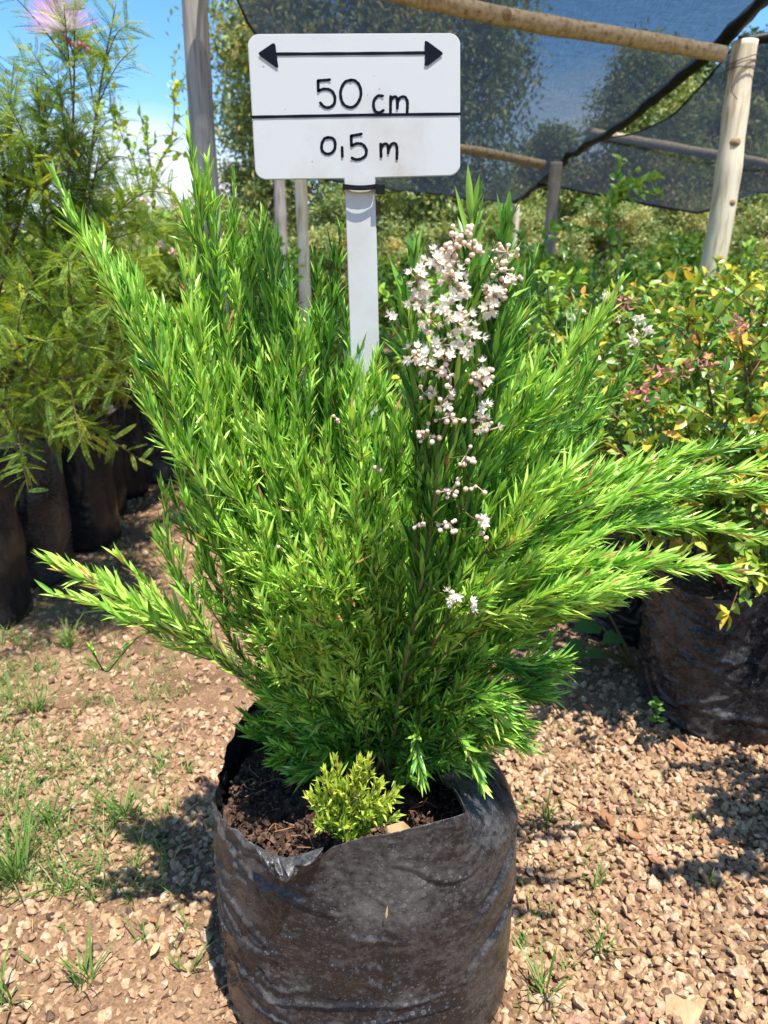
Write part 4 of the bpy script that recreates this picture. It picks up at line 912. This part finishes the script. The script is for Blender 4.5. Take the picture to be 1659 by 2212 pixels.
def puff_flower(root):
    c = px(138, 72, 1.86); G = Geo(); n = 900
    ax = unit(np.array([-.15, -.25, 1.])); D = unit(rng.normal(size=(n, 3)) + ax * .75); D = D[(D @ ax) > .10]
    n = len(D); L = .088 * rng.uniform(.7, 1.06, n)
    for a, b_, w0, w1, t0, t1 in ((0, .5, .0006, .0005, 0., .45), (.5, 1, .0005, .0003, .5, 1.0)):
        S = unit(np.cross(D, rand_unit(n))); p, q = c + D * (L * a)[:, None], c + D * (L * b_)[:, None]
        V = np.stack([p + S * w0, p - S * w0, q - S * w1, q + S * w1], 1).reshape(-1, 3)
        G.add(V, [np.arange(4 * n).reshape(-1, 4)], np.tile([t0, t0, t1, t1], n))
    f = G.build("puff_flower", M['puff'], root)
    G = Geo()
    for (u, v, s) in ((150, 88, .006), (158, 95, .0055), (172, 95, .005), (182, 97, .0055), (190, 108, .005), (165, 102, .0045), (140, 82, .006)):
        vv, ff = BUD; G.add(vv * np.array([1, 1, 1.2]) * s + px(u, v, 1.86), [ff], rng.uniform(0, 1))
    G.build("flower_bud", M['pinkpart'], f)
def dots(root, pts, mat, name, size):
    for (u, v, Y) in pts:
        G = Geo(); c = px(u, v, Y); n = 22
        leaves(G, c + .35 * size * rng.normal(size=(n, 3)), rng.normal(size=(n, 3)) + np.array([0, -.5, .5]), rand_unit(n), size * .8, size * .55, rng.uniform(0, 1, n)); G.build(name, M[mat], root)
s1 = [[(-1.22, 2.0, .46), px(95, 640, 1.95), px(142, 420, 1.9), px(158, 250, 1.88), px(162, -40, 1.88)],
      [(-1.2, 2.0, .46), px(120, 600, 2.0), px(180, 430, 2.0), px(215, 200, 2.0), px(250, 10, 2.0)],
      [(-1.22, 2.0, .46), px(70, 620, 1.9), px(95, 450, 1.88), px(70, 330, 1.88)], [(-1.22, 2.0, .46), px(140, 620, 1.95), px(185, 470, 1.93), px(215, 330, 1.93)], [(-1.25, 2.0, .46), px(0, 620, 1.9), px(15, 430, 1.9), px(-5, 260, 1.9)], [(-1.22, 2.0, .46), px(150, 640, 1.92), px(215, 520, 1.9), px(285, 420, 1.9)],
      [(-1.25, 1.98, .46), px(10, 580, 1.95), px(50, 450, 1.93), px(85, 330, 1.92), px(100, 200, 1.92)],
      [(-1.25, 2.0, .46), px(-20, 640, 2.0), px(20, 430, 2.0), px(20, 200, 2.0)],
      [(-1.22, 2.0, .46), px(60, 800, 1.9), px(150, 690, 1.85), px(260, 560, 1.85)],
      [(-1.22, 1.98, .46), px(20, 930, 1.85), px(90, 900, 1.8), px(160, 930, 1.78)],
      [(-1.22, 1.98, .46), px(40, 860, 1.85), px(130, 820, 1.8), px(230, 800, 1.8)],
      [(-1.25, 1.98, .46), px(0, 800, 1.85), px(60, 740, 1.8), px(110, 740, 1.78)], [(-1.25, 1.98, .46), px(-40, 900, 1.85), px(10, 880, 1.8), px(60, 960, 1.78)]]
feathery_bush("tall feathery bush whose top stem carries a pink and white puff flower", -1.25, 2.0, .46, s1, seed=1, tint=.42, fl=.075, fr_per_m=130, extra=puff_flower)
s2 = rnd_stems(-1.24, 2.33, .46, 15, .74, (.06, -.08), .30)
feathery_bush("bushy feathery plant with a yellow tipped low branch above the brown bag", -1.245, 2.33, .46, s2, seed=2, tint=.55)
s3 = rnd_stems(-1.15, 2.68, .46, 15, .66, (.10, -.06), .28)
feathery_bush("yellowish feathery bush dotted with small white blossoms, over the streaked black bag", -1.165, 2.68, .46, s3, seed=3, tint=.68,
              extra=lambda r: dots(r, [(140, 835, 2.4), (85, 985, 2.3), (125, 905, 2.4), (240, 885, 2.45)], 'petal', "blossom", .016))
s4 = rnd_stems(-1.27, 3.05, .46, 15, .80, (.05, 0), .30)
feathery_bush("feathery bush speckled with purple blossoms behind the tall puff flower bush", -1.29, 3.05, .46, s4, seed=4, tint=.4,
              extra=lambda r: dots(r, [(20, 390, 2.6), (25, 435, 2.6), (145, 487, 2.6), (155, 490, 2.6), (55, 490, 2.6), (30, 490, 2.6), (245, 832, 2.75)], 'purple', "blossom", .016))
s5 = rnd_stems(-1.22, 3.4, .45, 15, .80, (.12, .05), .30)
feathery_bush("dark green feathery bush with small pink blossoms near the grey post", -1.29, 3.36, .45, s5, seed=5, tint=.42,
              extra=lambda r: dots(r, [(230, 440, 3.1), (245, 425, 3.1), (310, 440, 3.1), (225, 415, 3.1), (375, 545, 3.0), (350, 530, 3.1), (300, 520, 3.0)], 'bud', "blossom", .022))
s6 = rnd_stems(-1.10, 3.68, .38, 11, .72, (.12, .0), .26)
feathery_bush("last feathery bush of the left row, above the silvery bag", -1.17, 3.66, .38, s6, seed=6, tint=.5)
# thin tall sapling with rounder leaves behind the row
def leafy_shrub(name, label, cat, x, y, z0, stems, leaf, n_per_m, mat, smat='stem_brown', tint=(.45, .2), twig=(.08, .22), ntw=9, group=None, spots=None, hang=0., r0=.006, flat=.6):
    root = empty(name, label, cat, (x, y, z0), group); S, G = Geo(), Geo()
    for P in stems:
        C = spline(P, 30); tube(S, C, np.linspace(r0, r0 * .25, 30), 6); T = tangents(C); paths = [(C, .3)]
        for k in range(ntw):
            i = int((.2 + .78 * rng.uniform()) * 29); d = unit(T[i] + .95 * rng.normal(size=3) * np.array([1, 1, .6]) + np.array([0, 0, .2])); l = rng.uniform(*twig)
            tw = spline([C[i], C[i] + d * l * .55, C[i] + d * l + np.array([0, 0, -l * .12 - hang * l])], 10); tube(S, tw, np.linspace(r0 * .35, r0 * .14, 10), 4); paths.append((tw, .05))
        for Q, t0 in paths:
            TT = tangents(Q); l = np.linalg.norm(np.diff(Q, axis=0), axis=1).sum(); n = max(3, int(l * (1 - t0) * n_per_m)); f = rng.uniform(t0, 1, n); ii = f * (len(Q) - 1)
            i0 = np.minimum(ii.astype(int), len(Q) - 2); w = (ii - i0)[:, None]; pos = Q[i0] * (1 - w) + Q[i0 + 1] * w
            D = unit(TT[i0] * .7 + rng.normal(size=(n, 3)) * .75 + np.array([0, 0, .1 - hang])); N = unit(np.array([0, -.2, 1.]) + flat * rng.normal(size=(n, 3)))
            tt = np.clip(tint[0] + rng.normal(0, tint[1]) * .4 + tint[1] * .55 * rng.normal(size=n) + .34 * rng.uniform(.3, 1.3) * np.clip((f - .68) / .32, 0, 1), 0, 1)
            leaves(G, pos, D, N, leaf[0] * rng.uniform(.6, 1.25, n), leaf[1] * rng.uniform(.7, 1.2, n), tt, curl=-.15, fold=.18)
    S.build("stem", M[smat], root); G.build("foliage", M[mat], root)
    if spots: spots(root)
    settle(root); return root
leafy_shrub("sapling", "thin sapling with sparse round leaves against the sky left of the grey post", "sapling", -1.35, 4.3, .0,
            [[(-1.35, 4.3, 0), (-1.3, 4.3, .9), px(330, 400, 4.3), px(300, 230, 4.3)], [(-1.35, 4.3, .3), px(330, 430, 4.3), px(370, 300, 4.3), px(378, 175, 4.3)], [(-1.35, 4.3, .6), px(300, 400, 4.3), px(262, 290, 4.3), px(235, 225, 4.3)]],
            (.055, .032), 26, 'glossy', twig=(.10, .28), ntw=14, tint=(.72, .2))
leafy_shrub("leafy_bush", "round dark bush close to the foot of the grey post", "bush", -1.0, 4.0, .0, rnd_stems(-.95, 4.0, .1, 14, 1.15, (0, 0), .4, .1), (.05, .022), 120, 'glossy', tint=(.45, .22), twig=(.15, .3), ntw=12)
leafy_shrub("leafy_bush", "tall leafy bush behind the left row at the picture edge", "bush", -2.2, 3.9, .0, rnd_stems(-2.2, 3.9, .1, 16, 1.35, (0, 0), .55, .1), (.05, .022), 110, 'abelia', tint=(.36, .2), twig=(.15, .3), ntw=12)

# ------------------------------------------------------------------ bushes of the right row
def abelia_spots(pts):
    def f(root):
        for (u, v, Y, kind) in pts:
            c = px(u, v, Y); G = Geo(); n = 26
            if kind == 'w': leaves(G, c + .005 * rng.normal(size=(n, 3)), rng.normal(size=(n, 3)) + np.array([0, -.6, .4]), rand_unit(n), .011, .006, rng.uniform(0, 1, n)); G.build("white_blossom", M['petal'], root)
            else: leaves(G, c + .013 * rng.normal(size=(n, 3)) * np.array([1.5, 1, .8]), rng.normal(size=(n, 3)), rand_unit(n), .015, .006, rng.uniform(0, 1, n)); G.build("pink_calyx", M['pinkpart'], root)
    return f
GA = "bushes of the right row"
r1 = []
for (u, v, Y) in ((1330, 900, 1.45), (1420, 760, 1.5), (1500, 690, 1.55), (1600, 720, 1.5), (1660, 640, 1.55), (1290, 1010, 1.4), (1380, 1060, 1.3), (1480, 900, 1.35), (1570, 860, 1.32), (1650, 900, 1.3), (1450, 1100, 1.32), (1560, 1050, 1.3), (1650, 1080, 1.3), (1640, 1200, 1.33), (1720, 1180, 1.35), (1280, 850, 1.6), (1560, 1130, 1.36), (1400, 960, 1.36), (1540, 960, 1.34), (1600, 1000, 1.33)):
    w = px(u, v, Y); b = np.array([.845 + rng.uniform(-.08, .08), 1.54 + rng.uniform(-.05, .05), .33]); r1.append([b, b * .5 + w * .5 + np.array([0, .03, .06]), w])
leafy_shrub("abelia_bush", "bush with orange and yellow tips and pinkish calyxes in the big right bag", "bush", .845, 1.54, .33, r1, (.034, .0165), 125, 'abelia', 'stem_red', (.35, .20), (.08, .2), 11, GA,
            abelia_spots([(1510, 790, 1.36, 'p'), (1440, 800, 1.36, 'p'), (1340, 690, 1.5, 'w'), (1380, 690, 1.5, 'w'), (1370, 735, 1.45, 'w'), (1385, 850, 1.4, 'p'), (1600, 700, 1.4, 'p'), (1400, 715, 1.45, 'w')]), r0=.005)
r2 = []
for (u, v, Y) in ((1180, 700, 1.9), (1250, 660, 1.9), (1320, 640, 1.95), (1400, 600, 2.0), (1500, 620, 2.0), (1600, 600, 2.0), (1230, 800, 1.8), (1330, 780, 1.75), (1160, 850, 1.85), (1230, 950, 1.75), (1450, 650, 1.9), (1560, 640, 1.9), (1650, 600, 2.0), (1300, 900, 1.7), (1290, 1100, 1.68), (1350, 1180, 1.66), (1240, 1050, 1.75)):
    w = px(u, v, Y); b = np.array([.80 + rng.uniform(-.08, .08), 1.98 + rng.uniform(-.05, .05), .33]); r2.append([b, b * .5 + w * .5 + np.array([0, .03, .06]), w])
leafy_shrub("abelia_bush", "second bush of the right row with yellow green leaves and thin red stems", "bush", .80, 1.98, .33, r2, (.030, .015), 125, 'abelia', 'stem_red', (.35, .20), (.08, .22), 11, GA,
            abelia_spots([(1310, 640, 1.8, 'w'), (1240, 690, 1.8, 'w'), (1340, 655, 1.8, 'p')]), r0=.005)
small_bag("black grow bag just beyond the right edge whose bush shades the gravel", 1.02, .80, .2, .18, .37, 23.3, 'bag_clean', GR_)
leafy_shrub("abelia_bush", "bush just beyond the right edge throwing shade on the gravel", "bush", 1.02, .80, .33, [[np.array([1.02 + rng.uniform(-.08, .08), .80 + rng.uniform(-.08, .08), .33]), np.array([1.02 + rng.uniform(-.2, .2), .80 + rng.uniform(-.2, .2), .62]), np.array([1.02 + rng.uniform(-.30, .30), .80 + rng.uniform(-.34, .34), rng.uniform(.6, 1.0)])] for _ in range(18)], (.034, .017), 150, 'abelia', 'stem_red', (.5, .2), (.08, .2), 11, GA, r0=.005)
for (x, y, h, lb, mt, ti) in ((.62, 2.55, .95, "glossy green bush between the blossom and the peeled post", 'glossy', .5), (1.25, 2.5, .98, "mottled green and orange bush in front of the thick peeled post", 'abelia', .46), (1.95, 2.7, 1.02, "orange tipped bush at the far right edge of the row", 'abelia', .56),
                              (.75, 3.3, 1.08, "dark glossy bush below the small cream post", 'glossy', .4), (1.42, 3.35, 1.13, "glossy bush with a tall leafy shoot left of the peeled post", 'glossy', .5), (2.2, 3.5, 1.15, "rounded bush just right of the peeled post", 'glossy', .6), (.25, 3.5, 1.0, "leafy green bush behind the stake and blossom", 'glossy', .45)):
    st = rnd_stems(x, y, .1, 20, h - .12, (0, 0), .40, .12)
    if 'tall leafy shoot' in lb: st.append([(1.35, 3.3, .2), px(1320, 540, 3.25), px(1340, 395, 3.25)])
    leafy_shrub("leafy_bush", lb, "bush", x, y, .0, st, (.042, .022), 105, mt, 'stem_red' if mt == 'abelia' else 'stem_brown', (ti, .2), (.12, .26), 12, GA)
leafy_shrub("yellow_bush", "bright yellow leaved bush at the right edge behind the others", "bush", 2.15, 3.05, .0, rnd_stems(2.15, 3.05, .2, 16, 1.02, (.05, 0), .28, .08), (.035, .018), 110, 'yellowleaf', tint=(.5, .25), twig=(.10, .2), ntw=10)

# ------------------------------------------------------------------ far shrubs and trees
def tree(name, label, cat, x, y, h, crown, leaf, n, mat, trunk_r, seed, z0f=.3, hang=0., group=None, clumps=70, tint=.5, bark='bark'):
    root = empty(name, label, cat, (x, y, 0), group); r = np.random.default_rng(seed); S, G = Geo(), Geo()
    tp = [(0, 0, 0), (r.normal(0, .02) * h, r.normal(0, .02) * h, h * .35), (r.normal(0, .04) * h, r.normal(0, .03) * h, h * .7), (r.normal(0, .03) * h, 0, h * .95)]
    C = spline(tp, 24); tube(S, C, np.linspace(trunk_r, trunk_r * .2, 24), 8)
    per = n // clumps; rx, ry = crown
    for k in range(clumps):
        zf = z0f + (1 - z0f) * r.uniform(0, 1)**.9; q = (zf - z0f) / (1 - z0f); env = math.sqrt(max(.05, 1 - (2 * q - .85)**2 / 1.4)) if z0f > .05 else math.sqrt(max(.08, 1 - q**2.2))
        a = r.uniform(0, 6.283); rad = math.sqrt(r.uniform(.1, 1)) * env
        c = np.array([math.cos(a) * rad * rx, math.sin(a) * rad * ry, zf * h]); i = int(min(23, max(2, (zf - .12) * 24)))
        if k < 34: tube(S, spline([C[i], (C[i] + c) / 2 + np.array([0, 0, .04 * h]), c], 8), np.linspace(trunk_r * .35, trunk_r * .06, 8), 5)
        cs = r.uniform(.5, 1.15) * .19 * min(rx, h * .35)
        P = c + unit(r.normal(size=(per, 3))) * (r.uniform(0, 1, (per, 1))**.45) * cs * 1.7 * np.array([1, 1, .8 + hang * .6]); D = unit(r.normal(size=(per, 3)) + np.array([0, 0, .1 - 1.6 * hang])); N = unit(r.normal(size=(per, 3)) + np.array([0, -.3, .8]))
        flakes(G, P, D, N, leaf[0] * r.uniform(.6, 1.3, per), leaf[1] * r.uniform(.7, 1.3, per), np.clip(tint + r.normal(0, .14) + .2 * r.normal(size=per), 0, 1))
    S.build("trunk", M[bark], root); G.build("crown", M[mat], root); settle_local(root); return root
def settle_local(root): pass          # trees are modelled about their own base already
tree("tall_tree", "tall olive green tree with drooping leaves behind the grey post and the net", "tree", -.35, 14, 7.6, (2.75, 2.2), (.12, .05), 74000, 'olive', .16, 1, z0f=.12, hang=.6, clumps=230, tint=.55)
tree("tall_tree", "drooping olive tree seen through the net right of the sign", "tree", 1.0, 17, 5.2, (1.7, 1.6), (.11, .045), 26000, 'olive', .14, 2, z0f=.1, hang=.5, clumps=90, tint=.5)
GT = "trees beyond the nets"
tree("leafy_tree", "sunlit olive tree filling the gap between the two nets", "tree", 4.75, 14.5, 4.9, (1.5, 1.2), (.11, .045), 24000, 'olive', .11, 5, z0f=.05, clumps=130, tint=.6)
for i_, (x_, y_, h_, lb_) in enumerate(((2.6, 15, 2.7, "low olive tree behind the cracked grey post"), (3.9, 13.2, 2.2, "low olive tree at the horizon left of the peeled post"), (7.2, 13.5, 2.7, "low olive tree at the horizon right of the peeled post"), (.9, 13.5, 2.4, "low olive tree at the horizon behind the blossom"), (-4.0, 14, 2.1, "low olive tree on the horizon behind the sapling"))):
    tree("low_tree", lb_, "tree", x_, y_, h_, (1.4, 1.1), (.10, .04), 14000, 'olive', .08, 90 + i_, z0f=.03, clumps=80, tint=.55)
tree("low_tree", "low olive tree between the grey post and the thin posts", "tree", -2.3, 13, 2.7, (1.5, 1.2), (.085, .03), 16000, 'olive', .09, 3, z0f=.04, clumps=90, tint=.55)
tree("low_tree", "low bushy olive tree right behind the sign stake", "tree", -.2, 12, 2.5, (1.5, 1.2), (.085, .03), 16000, 'olive', .09, 4, z0f=.04, clumps=90, tint=.5)
for i, (x, y, h, c, lb) in enumerate(((6.8, 18, 5.6, (1.6, 1.6), "dark pointed tree left of the peeled post beyond the net"), (8.9, 19, 6.2, (1.9, 1.8), "dark tree crown beyond the net behind the peeled post"), (10.6, 19, 6.0, (1.9, 1.8), "dark tree beyond the net right of the peeled post"), (4.2, 20, 4.4, (1.9, 1.8), "sunlit olive tree showing through the gap between the nets"), (6.9, 16, 4.3, (2.0, 1.6), "broad olive tree low behind the right net"), (9.4, 16, 4.2, (2.1, 1.7), "low olive tree far right behind the net"), (-4.2, 20, 2.9, (2.2, 1.8), "distant low tree at the left horizon"))):
    tree("broad_tree", lb, "tree", x, y, h, c, (.14, .075), 22000, 'darktree' if i < 3 else 'olive', .13, 20 + i, z0f=.05, group=GT, clumps=80, tint=.5)
for i, (x, y, h, c, lb) in enumerate(((-2.2, 9.5, 1.9, (1.2, .9), "grey green scrub bush behind the two thin posts"), (-.6, 9.0, 1.55, (1.0, .8), "olive scrub bush below the sign's left corner"), (.6, 9.8, 1.6, (1.1, .9), "scrub bush behind the stake under the net edge"), (1.9, 11.5, 2.0, (1.3, 1.0), "olive scrub bush under the far net corner"), (3.4, 11.0, 2.0, (1.4, 1.0), "light green scrub bush below the sagging net"), (5.0, 11.2, 2.1, (1.4, 1.0), "scrub bush beneath the lowest point of the right net"), (6.8, 11.5, 2.1, (1.5, 1.0), "scrub bush right of the peeled post"), (-4.0, 9.0, 1.5, (1.3, .9), "low scrub bush far behind the left row"), (1.4, 7.0, 1.25, (.9, .7), "bright green bush by the cracked grey post"), (2.9, 7.2, 1.35, (1.0, .7), "bright green bush between the cracked post and the peeled post"), (4.6, 7.4, 1.4, (1.1, .8), "bright green bush right behind the peeled post"), (.2, 6.6, 1.15, (.9, .7), "bright green bush just right of the sign's stake"), (-.9, 6.9, 1.2, (.8, .7), "shaded bush around the thin grey post"), (2.2, 5.3, 1.2, (.9, .6), "fresh green bush left of the peeled post's foot"), (.9, 5.2, 1.12, (.8, .6), "fresh green bush below the cream post"), (3.5, 5.4, 1.25, (.9, .6), "fresh green bush right of the peeled post's foot"))):
    tree("scrub_bush", lb, "bush", x, y, h, c, (.075, .03) if y > 8 else (.06, .03), 9000, 'olive' if i < 8 else 'glossy', .03, 50 + i, z0f=0.02, group="scrub beyond the bag rows", clumps=70, tint=.62 if i < 8 else .6)

# ------------------------------------------------------------------ grass, weeds and litter on the gravel
def blades(G, c, n, h, spread, w=.0032, tint=.45, bend=.6):
    a = rng.uniform(0, 6.283, n); s = rng.uniform(.1, 1, n) * spread
    D = np.stack([np.cos(a) * s, np.sin(a) * s, np.ones(n)], 1); base = c + np.stack([rng.normal(0, .006, n), rng.normal(0, .006, n), np.zeros(n) - .002], 1)
    out = np.stack([np.cos(a), np.sin(a), np.zeros(n)], 1); L = h * rng.uniform(.45, 1.1, n)
    up = unit(np.cross(np.cross(D, out + 1e-3), D)); N = unit(out * -1 + np.array([0, 0, .3]) + .2 * rng.normal(size=(n, 3)))
    leaves(G, base, D, N, L, w * rng.uniform(.7, 1.2, n), np.clip(tint + .25 * rng.normal(size=n), 0, 1), curl=-bend * rng.uniform(.1, 1, n), fold=.25)
def gpt(u, v): c = pg(u, v); c[2] = ground_z(c[0], c[1]); return c
for (u, v, n, h, lb) in ((40, 1915, 30, .125, "tall dense grass tuft at the left picture edge"), (112, 1788, 16, .085, "upright grass tuft above the tall tuft at the left edge"), (186, 2124, 15, .07, "dark green spreading grass tuft low on the left gravel"), (14, 2168, 10, .09, "grass tuft in the bottom left corner"), (270, 1778, 14, .095, "slim grass tuft below the rounded tan stone"),
                         (1296, 2062, 12, .06, "leaning grass tuft in the right gravel"), (1180, 2158, 15, .07, "sprawling grass tuft at the bottom beside the bag's right side"), (1182, 1782, 12, .075, "grass tuft beside the square orange stone"), (78, 1545, 22, .10, "grass tuft in front of the left row of bags"), (150, 1402, 24, .09, "grass tuft under the low left spray")):
    G = Geo(); c = gpt(u, v); blades(G, np.zeros(3), int(n * 1.5), h * 1.25, .6, tint=.45); o = G.build("grass_tuft", M['grass']); o.location = c; tag(o, lb, "grass tuft")
G = Geo()
for (u, v) in ((150, 1932), (144, 2018), (343, 1682), (399, 1670), (389, 1770), (314, 2024), (405, 2012), (389, 2058), (418, 2098), (209, 1636), (157, 1724), (242, 1747), (87, 2077), (49, 1540), (193, 1520), (268, 1138), (397, 1406), (62, 1311), (261, 1566), (402, 1500), (1281, 1920), (1143, 1760), (1254, 1868), (1146, 1990), (1534, 1916), (1216, 1592), (1189, 1568), (1130, 2050), (20, 1600), (60, 1640), (110, 1600), (130, 1660), (30, 1700), (80, 1690), (180, 1680), (200, 1740), (15, 1480), (100, 1450), (40, 1400), (330, 1560), (290, 1620), (1500, 1790), (1400, 1760)):
    blades(G, gpt(u, v), int(rng.integers(4, 11)), rng.uniform(.03, .075), .8, w=.0026, tint=.5)
for _ in range(750):
    u, v = -20 + 420 * rng.uniform()**1.5, rng.uniform(1130, 1950); blades(G, gpt(u, v), int(rng.integers(3, 8)), rng.uniform(.02, .075), .9, w=.0024, tint=.6)
for _ in range(45):
    u, v = rng.uniform(1120, 1300), rng.uniform(1560, 2200); blades(G, gpt(u, v), int(rng.integers(2, 5)), rng.uniform(.015, .045), 1.1, w=.0022, tint=.55)
go = G.build("grass", M['grass'])
G = Geo()
for _ in range(420):
    c = np.array([rng.uniform(-1.1, 1.15), rng.uniform(.55, 1.9), 0.]); 
    if ((c[0] - BAGC[0]) / .22)**2 + ((c[1] - BAGC[1]) / .18)**2 < 1: continue
    c[2] = ground_z(c[0], c[1]) + .010; a = rng.uniform(0, 6.283); L = rng.uniform(.006, .03)
    leaves(G, c[None], np.array([[math.cos(a), math.sin(a), rng.normal(0, .12)]]), np.array([[.2, .1, 1.]]), L, rng.uniform(.0012, .004), [rng.uniform(0, 1)], curl=.2, fold=.3)
lo = G.build("litter", M['dryleaf']); setting(lo, 'stuff'); lo["label"] = "bits of straw and dead leaf lying on the gravel"
setting(go, 'stuff'); go["label"] = "sparse short grass sprouting through the gravel"

def weed(name, label, u, v, leafs, size, h, mat='weed'):
    root = empty(name, label, "weed", gpt(u, v)); S, G = Geo(), Geo()
    for (du, dv, k) in leafs:
        c = np.array([0, 0, 0.]); w = px(u + du, v + dv, root.location.y) - np.array(root.location[:]); w = w + np.array([0, rng.uniform(-.02, .01), 0])
        tube(S, spline([c, c * .5 + w * .5 + np.array([0, 0, .01]), w], 8), np.linspace(.002, .0012, 8) * size / .03, 5)
        d = unit(w * np.array([1, 1, .15]) + np.array([0, -.02, 0.])); leaves(G, w[None], d[None], np.array([[0, -.35, 1.]]), size * k, size * k * .72, [rng.uniform(.1, .6)], curl=-.2, fold=.12)
    S.build("stem", M['stem_green'], root); G.build("leaf", M[mat], root); return root
weed("broadleaf_weed", "weed with large oval blue green leaves between the shrub and the right bags", 1368, 1440, [(-30, -70, 1.0), (-70, -90, 1.15), (-100, -30, .9), (-60, -30, .8), (-50, -110, .8), (-110, -55, .7)], .075, .1)
def seedling():
    root = empty("seedling", "small upright seedling with pale round leaf pairs before the big right bag", "seedling", gpt(1424, 1590)); S, G = Geo(), Geo()
    Y = root.location.y; o = np.array(root.location[:]); top = px(1416, 1515, Y) - o
    tube(S, spline([np.zeros(3), top * .5 + np.array([.003, 0, 0]), top], 10), .0012, 5)
    for k, f in enumerate((.45, .62, .8, .92, 1.0)):
        for s in (-1, 1):
            a = k * 1.1 + (0 if s > 0 else np.pi); d = np.array([math.cos(a), math.sin(a) * .8, .25]); leaves(G, (top * f)[None], d[None], np.array([[0, -.5, 1.]]), .021 * (1.1 - .35 * (f - .45)), .014, [.8], curl=-.1, fold=.1)
    S.build("stem", M['stem_green'], root); G.build("leaf", M['weed'], root)
seedling()
def twig():
    G = Geo(); P = [gpt(u, v) + np.array([0, 0, .014]) for (u, v) in ((1212, 1742), (1260, 1765), (1330, 1815), (1390, 1855), (1425, 1890), (1460, 1932))]
    tube(G, spline(P, 30), np.linspace(.0012, .0022, 30), 6); o = G.build("dry_twig", M['stem_red']); tag(o, "long thin reddish dry twig lying across the right gravel", "twig")
    for (u, v) in ((1308, 1795), (1322, 1805), (1350, 1818), (1378, 1815), (1395, 1866), (1340, 1822)):
        Lf = Geo(); d = rng.normal(size=3) * np.array([1, 1, .2]); leaves(Lf, (gpt(u, v) + np.array([0, 0, .016]))[None], d[None], np.array([[.3, -.4, 1.]]), .03, .016, [rng.uniform(0, .8)], curl=.4, fold=.3); Lf.build("dry_leaf", M['dryleaf'], o)
twig()
def straw():
    G = Geo(); c = px(834, 1985, .661); leaves(G, np.zeros((1, 3)), np.array([[.08, 0, 1.]]), np.array([[0, -1., 0]]), .022, .003, [1.0], curl=.02, fold=.2)
    o = G.build("dry_straw", M['dryleaf']); o.location = c; tag(o, "pale dry straw stuck upright to the front of the dusty bag", "straw")
straw()
for (u, v, t, s, lb) in ((1440, 1778, 1.0, .020, "pale yellow fallen leaf on the sunny gravel"), (1590, 2150, 1.0, .024, "bright yellow sliver of leaf near the bottom right corner"), (1610, 1660, .95, .034, "curled straw coloured leaf below the big right bag"), (1480, 1640, .2, .045, "dark brown curled dead leaf in the shade by the right bag"), (1540, 1830, .15, .028, "rust coloured curled leaf in the shade at the right"), (1465, 1845, .9, .026, "cream fallen leaf next to the dry twig"), (325, 2080, .95, .022, "straw coloured leaf sliver on the left gravel"), (325, 1995, .4, .02, "pinkish brown fallen leaf left of the bag")):
    G = Geo(); leaves(G, np.zeros((1, 3)), unit(rng.normal(size=3) * np.array([1, 1, .1]))[None], np.array([[.2, -.3, 1.]]), s, s * .42, [t], curl=.35, fold=.3)
    o = G.build("fallen_leaf", M['dryleaf']); o.location = gpt(u, v) + np.array([0, 0, .014]); tag(o, lb, "leaf")
